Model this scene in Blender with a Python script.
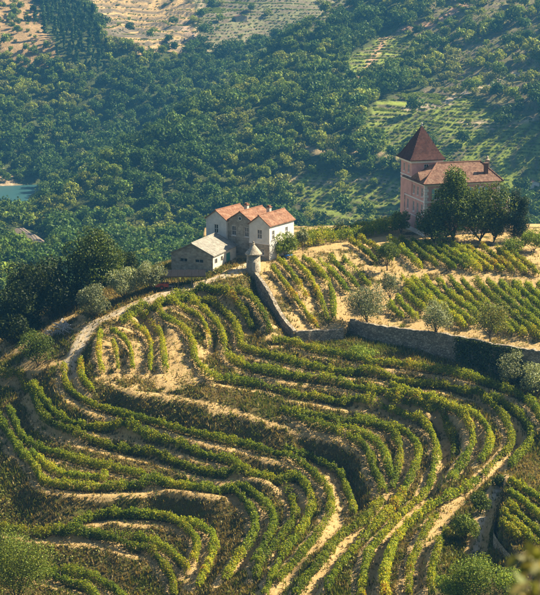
import bpy, math, random
import numpy as np
from mathutils import Matrix, Vector
random.seed(7); RNG = np.random.default_rng(7)
for o in list(bpy.data.objects): bpy.data.objects.remove(o)
scene = bpy.context.scene
COL = scene.collection
R = math.radians

# ------------------------------------------------------------------ camera, sky, sun, exposure
CAMZ, PITCH, FPX, W0, H0 = 62.0, R(13.0), 1613.0, 540.0, 595.0
cam_d = bpy.data.cameras.new('camera'); cam = bpy.data.objects.new('camera', cam_d); COL.objects.link(cam)
cam.location = (0, 0, CAMZ); cam.rotation_euler = (math.pi/2 - PITCH, 0, 0)
cam_d.sensor_fit = 'HORIZONTAL'; cam_d.sensor_width = 36.0; cam_d.lens = FPX/W0*36.0
cam_d.clip_start = 0.2; cam_d.clip_end = 6000
cam_d.dof.use_dof = True; cam_d.dof.focus_distance = 290; cam_d.dof.aperture_fstop = 4.5
scene.camera = cam
scene.render.resolution_x, scene.render.resolution_y = 929, 1024
SUN_EL, SUN_AZ = R(42), R(17)              # azimuth measured from +X (picture right) towards +Y (away)
sdir = Vector((math.cos(SUN_EL)*math.cos(SUN_AZ), math.cos(SUN_EL)*math.sin(SUN_AZ), math.sin(SUN_EL)))
world = bpy.data.worlds.new('World'); scene.world = world; world.use_nodes = True
nt = world.node_tree; nt.nodes.clear()
wo = nt.nodes.new('ShaderNodeOutputWorld'); bg = nt.nodes.new('ShaderNodeBackground'); sk = nt.nodes.new('ShaderNodeTexSky')
sk.sky_type = 'NISHITA'; sk.sun_disc = False; sk.sun_elevation = SUN_EL
sk.sun_rotation = math.pi/2 - SUN_AZ
bg.inputs[1].default_value = 0.05
nt.links.new(sk.outputs[0], bg.inputs[0]); nt.links.new(bg.outputs[0], wo.inputs[0])
sun_d = bpy.data.lights.new('sun', 'SUN'); sun_d.energy = 5.0; sun_d.angle = R(0.53); sun_d.color = (1.0, 0.87, 0.64)
sun = bpy.data.objects.new('sun', sun_d); COL.objects.link(sun)
sun.rotation_euler = (-sdir).to_track_quat('-Z', 'Y').to_euler()
scene.view_settings.view_transform = 'Standard'; scene.view_settings.look = 'None'
scene.view_settings.exposure = 1.65; scene.view_settings.gamma = 1.0
scene.view_settings.use_curve_mapping = False
try:
    scene.cycles.volume_bounces = 0; scene.cycles.max_bounces = 6; scene.cycles.transparent_max_bounces = 4
except Exception: pass

# ------------------------------------------------------------------ measuring helpers (pixel of the photo -> place)
SP, CP = math.sin(PITCH), math.cos(PITCH)
def ray(px, py):
    dx = (px-270.0)/FPX; dy = -(py-297.5)/FPX
    return np.array([dx, CP + dy*SP, -SP + dy*CP])
def P(px, py, z):
    d = ray(px, py); t = (z-CAMZ)/d[2]
    return np.array([d[0]*t, d[1]*t, z])
def project(x, y, z):
    zz = z-CAMZ; f = y*CP - zz*SP; u = y*SP + zz*CP
    f = np.where(np.abs(f) < 1e-6, 1e-6, f)
    return 270 + FPX*x/f, 297.5 - FPX*u/f, f

# ------------------------------------------------------------------ node materials
MATS = {}
def mat(name):
    m = bpy.data.materials.new(name); m.use_nodes = True
    n = m.node_tree; n.nodes.clear()
    out = n.nodes.new('ShaderNodeOutputMaterial'); MATS[name] = m
    return m, n, out
def N(n, t, **kw):
    x = n.nodes.new(t)
    for k, v in kw.items():
        if hasattr(x, k): setattr(x, k, v)
        else: x.inputs[k].default_value = v
    return x
def noise(n, scale, detail=4, rough=0.6, coord=None, stretch=None):
    tc = N(n, 'ShaderNodeTexCoord'); src = tc.outputs['Object' if coord is None else coord]
    if stretch:
        mp = N(n, 'ShaderNodeMapping'); mp.inputs['Scale'].default_value = stretch
        n.links.new(src, mp.inputs[0]); src = mp.outputs[0]
    t = N(n, 'ShaderNodeTexNoise'); t.inputs['Scale'].default_value = scale
    t.inputs['Detail'].default_value = detail; t.inputs['Roughness'].default_value = rough
    n.links.new(src, t.inputs['Vector']); return t
def ramp(n, src, stops):
    r = N(n, 'ShaderNodeValToRGB'); e = r.color_ramp.elements
    while len(e) < len(stops): e.new(0.5)
    for i, (p, c) in enumerate(stops):
        e[i].position = p; e[i].color = (c[0], c[1], c[2], 1) if not np.isscalar(c) else (c, c, c, 1)
    n.links.new(src, r.inputs[0]); return r
def mixc(n, fac, a, b, mode='MIX'):
    x = N(n, 'ShaderNodeMix', data_type='RGBA', blend_type=mode)
    for s, v in ((0, fac), (6, a), (7, b)):
        if hasattr(v, 'is_linked'): n.links.new(v, x.inputs[s])
        elif np.isscalar(v): x.inputs[s].default_value = v
        else: x.inputs[s].default_value = (v[0], v[1], v[2], 1)
    return x.outputs[2]
def principled(n, out, base, rough=0.85, bump=None, bstr=0.4, bdist=0.05, spec=0.2):
    p = N(n, 'ShaderNodeBsdfPrincipled'); p.inputs['Roughness'].default_value = rough
    p.inputs['Specular IOR Level'].default_value = spec
    if hasattr(base, 'is_linked'): n.links.new(base, p.inputs['Base Color'])
    else: p.inputs['Base Color'].default_value = (*base, 1)
    if bump is not None:
        b = N(n, 'ShaderNodeBump'); b.inputs['Strength'].default_value = bstr; b.inputs['Distance'].default_value = bdist
        n.links.new(bump, b.inputs['Height']); n.links.new(b.outputs[0], p.inputs['Normal'])
    n.links.new(p.outputs[0], out.inputs[0]); return p
def plain(name, c, rough=0.8, var=0.25, scale=3.0, bstr=0.2, spec=0.2):
    m, n, out = mat(name)
    t = noise(n, scale, 5, 0.65)
    lo = [v*(1-var) for v in c]; hi = [min(1, v*(1+var)) for v in c]
    r = ramp(n, t.outputs[0], [(0.3, lo), (0.7, hi)])
    principled(n, out, r.outputs[0], rough, t.outputs[0], bstr, 0.04, spec); return m
def leafmat(name, trans=0.35, gloss=0.25, sat=1.0):
    m, n, out = mat(name)
    a = N(n, 'ShaderNodeAttribute'); a.attribute_name = 'leaf'
    oi = N(n, 'ShaderNodeObjectInfo')
    hs = N(n, 'ShaderNodeHueSaturation')
    mr = N(n, 'ShaderNodeMapRange'); mr.inputs[3].default_value = 0.75; mr.inputs[4].default_value = 1.25
    n.links.new(oi.outputs['Random'], mr.inputs[0]); n.links.new(mr.outputs[0], hs.inputs['Value'])
    n.links.new(a.outputs['Color'], hs.inputs['Color'])
    p = N(n, 'ShaderNodeBsdfPrincipled'); p.inputs['Roughness'].default_value = 0.55
    p.inputs['Specular IOR Level'].default_value = gloss
    n.links.new(hs.outputs[0], p.inputs['Base Color'])
    tr = N(n, 'ShaderNodeBsdfTranslucent')
    br = mixc(n, 1.0, hs.outputs[0], (1.5, 1.35, 0.5), 'MULTIPLY')
    n.links.new(br, tr.inputs[0])
    mx = N(n, 'ShaderNodeMixShader'); mx.inputs[0].default_value = trans
    n.links.new(p.outputs[0], mx.inputs[1]); n.links.new(tr.outputs[0], mx.inputs[2])
    n.links.new(mx.outputs[0], out.inputs[0]); return m
leafmat('vine_leaf', 0.45, 0.15); leafmat('tree_leaf', 0.25, 0.15); leafmat('far_leaf', 0.22, 0.1); leafmat('dry_blade', 0.3, 0.1)
plain('bark', (0.10, 0.075, 0.05), 0.9, 0.4, 6, 0.5)
plain('post_wood', (0.20, 0.16, 0.11), 0.9, 0.3, 8)
plain('grey_wood', (0.32, 0.30, 0.27), 0.9, 0.35, 8)
plain('white_plaster', (0.62, 0.58, 0.51), 0.85, 0.16, 1.1, 0.15)
plain('cream_plaster', (0.58, 0.50, 0.38), 0.85, 0.22, 1.3, 0.2)
plain('pink_plaster', (0.60, 0.33, 0.27), 0.85, 0.16, 0.8, 0.12)
plain('white_trim', (0.74, 0.68, 0.60), 0.75, 0.10, 3, 0.1)
plain('dark_glass', (0.03, 0.04, 0.05), 0.12, 0.3, 2, 0.0, 0.6)
plain('green_paint', (0.05, 0.22, 0.16), 0.5, 0.2, 4)
plain('turquoise_paint', (0.28, 0.50, 0.46), 0.5, 0.15, 4)
plain('red_paint', (0.20, 0.03, 0.02), 0.4, 0.3, 4, 0.1, 0.4)
plain('blue_paint', (0.05, 0.20, 0.55), 0.5, 0.2, 4)
plain('tyre_rubber', (0.02, 0.02, 0.02), 0.8, 0.2, 9)
plain('steel', (0.30, 0.30, 0.30), 0.4, 0.2, 9)
plain('dark_sheet', (0.012, 0.012, 0.014), 0.95, 0.3, 2, 0.2, 0.05)
def stone(name, c1, c2, mortar, scale):
    m, n, out = mat(name)
    tc = N(n, 'ShaderNodeTexCoord'); mp = N(n, 'ShaderNodeMapping'); mp.inputs['Scale'].default_value = (scale, scale, scale*1.7)
    n.links.new(tc.outputs['Object'], mp.inputs[0])
    v = N(n, 'ShaderNodeTexVoronoi'); v.inputs['Scale'].default_value = 1; n.links.new(mp.outputs[0], v.inputs['Vector'])
    ve = N(n, 'ShaderNodeTexVoronoi', feature='DISTANCE_TO_EDGE'); ve.inputs['Scale'].default_value = 1; n.links.new(mp.outputs[0], ve.inputs['Vector'])
    c = ramp(n, v.outputs['Color'], [(0.2, c1), (0.8, c2)])
    e = ramp(n, ve.outputs[0], [(0.02, 0.0), (0.10, 1.0)])
    t = noise(n, 0.6, 5); st = ramp(n, t.outputs[0], [(0.35, 0.75), (0.65, 1.15)])
    b = mixc(n, e.outputs[0], mortar, c.outputs[0]); b = mixc(n, 1.0, b, st.outputs[0], 'MULTIPLY')
    principled(n, out, b, 0.9, e.outputs[0], 0.7, 0.06); return m
stone('rubble_stone', (0.20, 0.16, 0.11), (0.42, 0.35, 0.25), (0.12, 0.10, 0.07), 2.2)
stone('house_stone', (0.26, 0.22, 0.16), (0.42, 0.36, 0.27), (0.36, 0.31, 0.23), 1.8)
def rooftile(name, c1, c2, c3):
    m, n, out = mat(name)
    tc = N(n, 'ShaderNodeTexCoord')
    a = N(n, 'ShaderNodeAttribute'); a.attribute_name = 'run'        # metres along the eave, metres up the slope
    w = N(n, 'ShaderNodeTexWave', wave_type='BANDS', bands_direction='X'); w.inputs['Scale'].default_value = 1.25
    n.links.new(a.outputs['Vector'], w.inputs['Vector'])
    w2 = N(n, 'ShaderNodeTexWave', wave_type='BANDS', bands_direction='Y', wave_profile='SAW'); w2.inputs['Scale'].default_value = 0.8
    n.links.new(a.outputs['Vector'], w2.inputs['Vector'])
    sep = N(n, 'ShaderNodeTexVoronoi'); sep.inputs['Scale'].default_value = 2.6; n.links.new(a.outputs['Vector'], sep.inputs['Vector'])
    t = noise(n, 0.9, 6, 0.7)
    c = ramp(n, sep.outputs['Color'], [(0.1, c1), (0.5, c2), (0.9, c3)])
    st = ramp(n, t.outputs[0], [(0.3, 0.6), (0.7, 1.2)])
    b = mixc(n, 1.0, c.outputs[0], st.outputs[0], 'MULTIPLY')
    ad = N(n, 'ShaderNodeMath', operation='ADD'); n.links.new(w.outputs[1], ad.inputs[0]); n.links.new(w2.outputs[1], ad.inputs[1])
    principled(n, out, b, 0.85, ad.outputs[0], 0.9, 0.08); return m
rooftile('orange_tile', (0.19, 0.085, 0.048), (0.255, 0.125, 0.07), (0.31, 0.18, 0.11))
rooftile('brown_tile', (0.14, 0.068, 0.045), (0.20, 0.105, 0.068), (0.26, 0.16, 0.105))
rooftile('maroon_tile', (0.060, 0.022, 0.018), (0.080, 0.029, 0.023), (0.10, 0.042, 0.032))
rooftile('grey_sheet_roof', (0.23, 0.21, 0.17), (0.27, 0.25, 0.205), (0.31, 0.285, 0.24))

def earth(name):
    m, n, out = mat(name)
    a = N(n, 'ShaderNodeAttribute'); a.attribute_name = 'bare'      # 1 on trodden paths, 0 on weedy banks
    t1 = noise(n, 0.55, 6, 0.65); t2 = noise(n, 2.6, 5, 0.7); t3 = noise(n, 9.0, 3, 0.6); t4 = noise(n, 0.09, 3)
    tan = ramp(n, t2.outputs[0], [(0.30, (0.33, 0.21, 0.085)), (0.52, (0.46, 0.315, 0.135)), (0.75, (0.54, 0.40, 0.20))])
    bank = ramp(n, t2.outputs[0], [(0.28, (0.045, 0.036, 0.014)), (0.50, (0.10, 0.080, 0.028)), (0.72, (0.19, 0.145, 0.052))])
    grn = ramp(n, t3.outputs[0], [(0.3, (0.055, 0.070, 0.012)), (0.7, (0.14, 0.155, 0.03))])
    gm = ramp(n, t1.outputs[0], [(0.52, 0.0), (0.66, 0.85)])
    b2 = mixc(n, gm.outputs[0], bank.outputs[0], grn.outputs[0])
    gm2 = ramp(n, t1.outputs[0], [(0.60, 0.0), (0.72, 0.6)])
    tan2 = mixc(n, gm2.outputs[0], tan.outputs[0], (0.33, 0.29, 0.09))
    sub = N(n, 'ShaderNodeMath', operation='SUBTRACT'); n.links.new(t2.outputs[0], sub.inputs[0]); sub.inputs[1].default_value = 0.5
    mad = N(n, 'ShaderNodeMath', operation='MULTIPLY_ADD'); n.links.new(sub.outputs[0], mad.inputs[0]); mad.inputs[1].default_value = 1.1
    n.links.new(a.outputs['Fac'], mad.inputs[2])
    mk = ramp(n, mad.outputs[0], [(0.42, 0.0), (0.58, 1.0)])
    b = mixc(n, mk.outputs[0], b2, tan2)
    pa = N(n, 'ShaderNodeAttribute'); pa.attribute_name = 'pale'
    b = mixc(n, pa.outputs['Fac'], b, mixc(n, t2.outputs[0], (0.40, 0.32, 0.21), (0.56, 0.48, 0.36)))
    st = ramp(n, t4.outputs[0], [(0.3, 0.85), (0.7, 1.12)])
    b = mixc(n, 1.0, b, st.outputs[0], 'MULTIPLY')
    h = N(n, 'ShaderNodeMath', operation='ADD'); n.links.new(t2.outputs[0], h.inputs[0]); n.links.new(t3.outputs[0], h.inputs[1])
    principled(n, out, b, 0.95, h.outputs[0], 0.8, 0.22, 0.1); return m
earth('terrace_earth')
def covermat(name):
    m, n, out = mat(name)
    a = N(n, 'ShaderNodeAttribute'); a.attribute_name = 'cover'
    t = noise(n, 0.12, 6, 0.7); t2 = noise(n, 0.5, 5, 0.7)
    s1 = ramp(n, t.outputs[0], [(0.3, 0.65), (0.7, 1.35)]); s2 = ramp(n, t2.outputs[0], [(0.3, 0.7), (0.7, 1.3)])
    b = mixc(n, 1.0, a.outputs['Color'], s1.outputs[0], 'MULTIPLY'); b = mixc(n, 1.0, b, s2.outputs[0], 'MULTIPLY')
    principled(n, out, b, 0.95, t2.outputs[0], 0.8, 1.0, 0.1); return m
covermat('hill_cover')
m, n, out = mat('river_water')
t = noise(n, 0.25, 3); principled(n, out, (0.025, 0.075, 0.075), 0.35, t.outputs[0], 0.15, 0.3, 0.5)
plain('rail_ballast', (0.15, 0.115, 0.08), 0.95, 0.3, 0.5)

# ------------------------------------------------------------------ mesh helpers
def link(o, parent=None):
    COL.objects.link(o)
    if parent: o.parent = parent
    return o
def tag(o, label=None, cat=None, group=None, kind=None):
    if label: o['label'] = label
    if cat: o['category'] = cat
    if group: o['group'] = group
    if kind: o['kind'] = kind
    return o
def empty(name, loc=(0, 0, 0), rz=0):
    o = bpy.data.objects.new(name, None); COL.objects.link(o); o.location = loc; o.rotation_euler = (0, 0, rz)
    o.empty_display_size = 0.5; return o
def mesh_np(name, V, F, material, parent=None, smooth=False):
    V = np.asarray(V, np.float32); F = np.asarray(F, np.int32); k = F.shape[1]
    me = bpy.data.meshes.new(name)
    me.vertices.add(len(V)); me.vertices.foreach_set('co', V.ravel())
    me.loops.add(F.size); me.loops.foreach_set('vertex_index', F.ravel())
    me.polygons.add(len(F)); me.polygons.foreach_set('loop_start', np.arange(0, F.size, k, dtype=np.int32))
    try: me.polygons.foreach_set('loop_total', np.full(len(F), k, np.int32))
    except Exception: pass
    me.update(calc_edges=True)
    if smooth: me.polygons.foreach_set('use_smooth', np.ones(len(F), bool))
    me.materials.append(MATS[material] if isinstance(material, str) else material)
    if name is None: return me
    return link(bpy.data.objects.new(name, me), parent)
class MB:
    """collects polygons; build() links them as one mesh object"""
    def __init__(s): s.v = []; s.f = []
    def add(s, vs, fs):
        b = len(s.v); s.v += [tuple(map(float, p)) for p in vs]; s.f += [tuple(i+b for i in f) for f in fs]
    def box(s, a, b):
        (x0, y0, z0), (x1, y1, z1) = a, b
        s.add([(x0,y0,z0),(x1,y0,z0),(x1,y1,z0),(x0,y1,z0),(x0,y0,z1),(x1,y0,z1),(x1,y1,z1),(x0,y1,z1)],
              [(0,3,2,1),(4,5,6,7),(0,1,5,4),(1,2,6,5),(2,3,7,6),(3,0,4,7)])
    def prism(s, poly, off):
        k = len(poly); off = np.array(off)
        vs = [np.array(p) for p in poly] + [np.array(p)+off for p in poly]
        s.add(vs, [tuple(range(k-1, -1, -1)), tuple(range(k, 2*k))] + [(i, (i+1) % k, (i+1) % k+k, i+k) for i in range(k)])
    def tube(s, pts, rad, seg=6):
        pts = [np.array(p, float) for p in pts]; rings = []
        for i, p in enumerate(pts):
            d = pts[min(i+1, len(pts)-1)] - pts[max(i-1, 0)]; d = d/(np.linalg.norm(d)+1e-9)
            u = np.cross(d, (0, 0, 1)); u = np.array([1., 0, 0]) if np.linalg.norm(u) < 1e-3 else u/np.linalg.norm(u)
            w = np.cross(u, d); r = rad[i] if hasattr(rad, '__len__') else rad
            rings.append([p + r*(math.cos(a)*u + math.sin(a)*w) for a in [2*math.pi*k/seg for k in range(seg)]])
        vs = [q for r in rings for q in r]; fs = []
        for i in range(len(pts)-1):
            for k in range(seg): fs.append((i*seg+k, i*seg+(k+1) % seg, (i+1)*seg+(k+1) % seg, (i+1)*seg+k))
        fs += [tuple(range(seg-1, -1, -1)), tuple((len(pts)-1)*seg+k for k in range(seg))]
        s.add(vs, fs)
    def lathe(s, prof, seg=20, c=(0, 0)):
        vs = [(c[0]+r*math.cos(2*math.pi*k/seg), c[1]+r*math.sin(2*math.pi*k/seg), z) for r, z in prof for k in range(seg)]
        fs = [(i*seg+k, i*seg+(k+1) % seg, (i+1)*seg+(k+1) % seg, (i+1)*seg+k) for i in range(len(prof)-1) for k in range(seg)]
        fs += [tuple(range(seg-1, -1, -1)), tuple((len(prof)-1)*seg+k for k in range(seg))]
        s.add(vs, fs)
    def build(s, name, material, parent=None, smooth=False):
        me = bpy.data.meshes.new(name); me.from_pydata(s.v, [], s.f); me.update()
        if smooth:
            for p in me.polygons: p.use_smooth = True
        me.materials.append(MATS[material]); return link(bpy.data.objects.new(name, me), parent)
def leaves(name, C, size, color, material, parent=None, normal=None, aspect=0.75, spread=1.0):
    """leaf faces: centres C (n,3), size (n), color (n,3); normal biases the way they face"""
    n_ = len(C); nr = RNG.normal(size=(n_, 3))
    if normal is not None: nr = nr*spread + normal*1.2
    nr /= np.linalg.norm(nr, axis=1)[:, None]+1e-9
    a = np.cross(nr, RNG.normal(size=(n_, 3))); a /= np.linalg.norm(a, axis=1)[:, None]+1e-9
    b = np.cross(nr, a); s = np.asarray(size)[:, None]*0.5
    V = np.stack([C-a*s, C-b*s*aspect+nr*s*0.25, C+a*s, C+b*s*aspect+nr*s*0.25], 1).reshape(-1, 3)
    F = np.arange(n_*4).reshape(-1, 4)
    o = mesh_np(name, V, F, material, parent)
    at = o.data.attributes.new('leaf', 'FLOAT_COLOR', 'FACE')
    c4 = np.ones((n_, 4), np.float32); c4[:, :3] = color; at.data.foreach_set('color', c4.ravel()); return o
def mixcols(cols, n_, w=None, jit=0.18):
    cols = np.array(cols); k = RNG.choice(len(cols), n_, p=w); j = 1 + RNG.normal(size=(n_, 1))*jit
    return np.clip(cols[k]*np.clip(j, 0.4, 1.8), 0.003, 0.9)
# smooth value noise on arrays
_T = RNG.random((256, 256))
def vnoise(x, y):
    xi = np.floor(x).astype(int); yi = np.floor(y).astype(int); fx = x-xi; fy = y-yi
    fx = fx*fx*(3-2*fx); fy = fy*fy*(3-2*fy); g = lambda i, j: _T[i % 256, j % 256]
    return (g(xi, yi)*(1-fx)+g(xi+1, yi)*fx)*(1-fy) + (g(xi, yi+1)*(1-fx)+g(xi+1, yi+1)*fx)*fy - 0.5
def fbm(x, y, o=4):
    s = 0; a = 1
    for i in range(o): s = s + a*vnoise(x*2**i+17*i, y*2**i+31*i); a *= 0.5
    return s
def inpoly(u, v, poly):
    r = np.zeros(np.shape(u), bool); k = len(poly)
    for i in range(k):
        (x0, y0), (x1, y1) = poly[i], poly[(i+1) % k]
        c = ((y0 > v) != (y1 > v)) & (u < (x1-x0)*(v-y0)/((y1-y0)+1e-12)+x0); r ^= c
    return r
def smooth01(x): x = np.clip(x, 0, 1); return x*x*(3-2*x)

# ------------------------------------------------------------------ the terraces: measured lines with their ground heights
def line(s):
    pts = []
    for t in s.split():
        q = [float(k) for k in t.split(',')]; pts.append(q if len(q) == 3 else q+[None])
    d = [0]
    for a, b in zip(pts, pts[1:]): d.append(d[-1]+math.hypot(a[0]-b[0], a[1]-b[1]))
    ki = [i for i, p in enumerate(pts) if p[2] is not None]
    z = np.interp(d, [d[i] for i in ki], [pts[i][2] for i in ki])
    return [(p[0], p[1], zz) for p, zz in zip(pts, z)]
def resample(W, step):
    W = np.asarray(W, float); k = len(W)
    if k > 2:   # Catmull-Rom
        Q = np.vstack([2*W[0]-W[1], W, 2*W[-1]-W[-2]]); o = []
        for i in range(1, k):
            p0, p1, p2, p3 = Q[i-1], Q[i], Q[i+1], Q[i+2]
            for t in np.linspace(0, 1, 8, endpoint=False):
                o.append(0.5*((2*p1)+(-p0+p2)*t+(2*p0-5*p1+4*p2-p3)*t*t+(-p0+3*p1-3*p2+p3)*t**3))
        o.append(W[-1]); W = np.array(o)
    d = np.r_[0, np.cumsum(np.linalg.norm(np.diff(W[:, :2], axis=0), axis=1))]
    s = np.arange(0, d[-1], step); return np.stack([np.interp(s, d, W[:, i]) for i in range(W.shape[1])], 1)
ROWS = [  # (label, density, points px,py[,ground z])
 ('vine row arching over the top terrace beside the round stone turret', 1.0, '199,284,-2.3 222,288 240,291,-3 253,301 262,313 268,324,-6.5 270,334,-7.6'),
 ('long vine row at the foot of the big stone retaining wall', 1.1, '272,341,-8.3 286,341,-8.4 312,349,-8.9 338,354,-9.3 374,362 397,364 420,368,-10.3 447,372 464,376 487,383,-11 504,389 522,397 535,408 545,424,-13'),
 ('short curved vine row below the two grey bushes at right edge', 1.0, '491,397,-12.6 509,408 520,417 529,430,-14.5 530,442 522,453,-15.8 509,468,-16.6'),
 ('curved vine row just inside the topmost terrace below the barn', 1.0, '171,293,-3.4 204,295 222,299 236,304,-5 244,313 251,327 253,331,-8'),
 ('very long vine row from the barn track round to the outermost right bend', 1.0, '171,297,-3.9 207,302,-5 222,311 233,322 239,336,-8.3 241,347,-9.3 249,350 280,358,-10 309,366,-10.7 340,372 359,373 386,377,-11.6 403,382 430,385 442,386,-12.3 464,393 480,398 493,407,-13.5 504,419 511,433,-15 509,446 498,457,-16.6 482,475,-17.6'),
 ('vine row running down to the bottom edge left of the rightmost dirt path', 1.1, '478,479,-17.8 460,491 433,506,-19.5 426,511 408,526 394,544,-21.5 388,562 384,579 386,600,-23.5'),
 ('long vine row from the track bend below the barn to the second right bend', 1.0, '149,301,-4 182,303 200,308,-5.6 213,320 220,329 224,342,-9 227,356,-10.3 238,363 251,368,-11.4 276,374 309,379,-12.2 340,384 357,388 386,392,-13 408,397 430,405,-13.8 442,407 458,415 469,426,-15.3 473,439,-16.3 467,453 458,468,-18 450,480,-18.6'),
 ('vine row hugging the bank inside the outermost right bend', 1.0, '390,386,-12.4 414,393 442,401,-13.2 464,411 480,419,-14.4 489,433,-15.5 489,448,-16.5 480,462,-17.2'),
 ('thin short vine row on the middle of the upper left nose', 0.7, '167,301,-4.4 187,311 200,319 207,331,-8 210,349,-10'),
 ('long snaking vine row from the track through the centre to the bottom edge', 1.0, '127,312,-5.6 144,310 160,315 173,322,-6.8 184,330 191,340 194,350,-9.7 195,360,-10.6 204,371,-11.7 213,378 232,381,-12.8 251,384 271,388,-13.5 293,395 316,398 340,403,-14.8 352,404 381,409,-15.4 403,416 423,424,-16.4 433,437 437,451,-18 433,468,-19.3 432,479,-20 423,495 403,513,-21.4 386,531 372,548,-22.8 366,564 363,582 361,600,-24.4'),
 ('thin vine row bending down the sunny nose, fifth right of the track', 0.7, '120,320,-6.8 133,318 149,324 160,333,-8.4 163,349 166,371,-11.8'),
 ('thin vine row bending down the sunny nose, fourth right of the track', 0.7, '121,322,-7 136,327 147,336,-8.9 151,349 150,371,-12'),
 ('vine row running down the sunny nose, third right of the track', 0.9, '111,330,-8 122,338 130,349,-10 133,371,-12.3'),
 ('short straight vine row on the sunny nose, second right of the track', 0.8, '113,342,-9.3 117,358 118,371,-12.4'),
 ('vine row on the sunny nose nearest the pale track', 0.8, '101,331,-8 99,347 100,364 103,374,-12.8'),
 ('short vine row at right side of the track foot', 1.0, '81,360,-11.8 82,377,-13.3 93,391,-14.6'),
 ('short vine row inside the third right bend', 1.0, '385,405,-15 419,416,-16 438,422 449,433,-17.2 454,446,-18.2 453,462,-19.2'),
 ('vine row curving round the top of the central amphitheatre to its fork', 1.0, '280,410,-15.4 296,413 316,416,-16 340,421 352,422 374,426,-17 392,434 399,446,-18.5 400,459 397,473,-20.3 392,488,-20.9'),
 ('vine row from the central bend down between two sunny paths to the bottom', 1.05, '355,418,-16.6 370,423 392,428 408,435,-17.6 417,446 418,459,-19 412,475,-20 403,493 394,508,-21.8 374,528 352,553,-23.7 334,575 326,592,-25.5'),
 ('vine row on the lip of the big dark central bank', 1.0, '291,417,-16.3 309,424 327,429 348,437,-17.9 363,446 370,457,-19.3 374,471,-20.3 379,480 383,493,-21.2'),
 ('short vine row second above the big dark central bank', 1.0, '337,427,-17 359,434 374,442,-18.3 383,453 388,466,-19.8 392,478,-20.4'),
 ('vine row bordering the right side of the wide central dirt path', 1.15, '383,500,-21.6 377,506 363,522,-22.6 343,535 330,550,-24.2 320,564 302,584,-26 295,597,-26.6'),
 ('vine row at the foot of the big dark central bank beside the wide path', 1.0, '285,447,-19.6 293,451,-20.1 309,457,-21.2 327,466 340,474 346,488,-22.8 352,504,-23.2 353,514,-23.3'),
 ('long vine row from the track foot to the left side of the wide central path', 1.1, '64,364,-12.6 66,384,-14.4 76,395,-15.4 93,405 110,411,-16.8 132,417 154,422 177,429,-18 206,436,-18.6 230,442 242,444 264,451,-20 287,457,-20.6 304,466,-21.3 318,478 328,490,-22.5 331,504 328,518,-23.4 318,533 304,549,-24.8 290,565 277,580,-26.4'),
 ('second long vine row below the dark bank, sweeping to the bottom centre', 1.1, '31,382,-15.6 42,397 53,411,-17.6 64,419 84,426,-18.8 110,430 128,433,-19.6 154,441 181,448,-20.4 206,456,-20.9 230,462 242,466,-21.5 264,473 280,477,-22.4 296,479 307,489,-23.2 312,502 309,517,-24.5 298,537 282,557,-26 271,582 264,597,-27.6'),
 ('third long vine row below the dark bank, starting at the left edge', 1.1, '0,379,-16.6 22,384,-17.2 33,402,-18.4 42,419 56,431,-19.9 78,438 100,444,-20.9 120,449 154,456,-21.8 177,464 199,471,-22.5 220,475 242,476,-23 264,479 280,486,-23.9 289,495 293,506,-24.8 295,517 287,531,-25.8 273,548 260,564,-27 256,582,-28'),
 ('fourth long vine row below the dark bank, bending tightly at centre', 1.1, '9,408,-19.2 16,424,-20.2 24,439,-21.2 44,451,-22 67,457 89,464,-22.6 120,470,-22.9 150,478 180,483,-23.4 210,488 238,488,-24.2 253,495 264,504,-25.2 272,515 273,528,-26.2 264,548 253,568,-28'),
 ('fifth long vine row, on the lip of the lower dark bank', 1.1, '-6,412,-20.4 0,422,-21 9,437 20,453,-22.7 36,470 44,482,-24 67,486 93,488,-24.2 132,487 166,486,-24.2 199,489 221,493,-24.9 234,496 247,506,-25.9 254,518 255,530,-27 249,544 234,564,-28.6 224,582,-29.4'),
 ('short vine row between the fourth and fifth long rows at left', 1.0, '31,453,-22.3 44,464 58,473,-23.2 80,477,-23.4 110,479,-23.5'),
 ('vine row on the back of the lowest bowl, bent like a hairpin', 1.0, '110,513,-27.3 128,514,-27.4 154,515 181,520,-27.9 203,529 213,539,-28.9 213,553,-29.7 206,570,-30.5 197,588,-31.3'),
 ('reddish vine row just inside the hairpin row of the lowest bowl', 1.1, '71,526,-28.3 89,519 107,516,-27.8 132,518 159,519,-28.1 177,525 192,535,-29 197,546 193,562,-30.3'),
 ('vine row in the lowest bowl ending at the dirt fork', 1.0, '53,530,-29 89,534,-29.4 120,537,-29.6 139,539 161,547,-30.2 177,559 188,573,-31.4'),
 ('vine row on the lip of the bank behind the lower left tree', 1.0, '-5,527,-29.2 40,534,-29.6 67,537 100,539,-30 132,548,-30.5 150,553 163,566,-31.6 172,579 174,597,-33'),
 ('lowest vine row but one, right of the lower left tree', 1.0, '20,570,-32.8 44,571,-33 67,573 89,577,-33.4 104,584 115,590 125,602,-34.5'),
 ('lowest vine row at the bottom edge beside the lower left tree', 1.0, '30,573,-33.3 51,578,-33.6 71,584 89,590,-34.2 98,600'),
 ('vine row left of the rightmost dirt path near the bottom edge', 0.9, '437,515,-19.6 426,531 417,551,-21.2 410,568 409,597,-22.8'),
 ('vine row right of the rightmost dirt path near the bottom edge', 0.9, '446,533,-19.6 440,544 433,566,-21 431,582 432,600,-22.2'),
]
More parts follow.
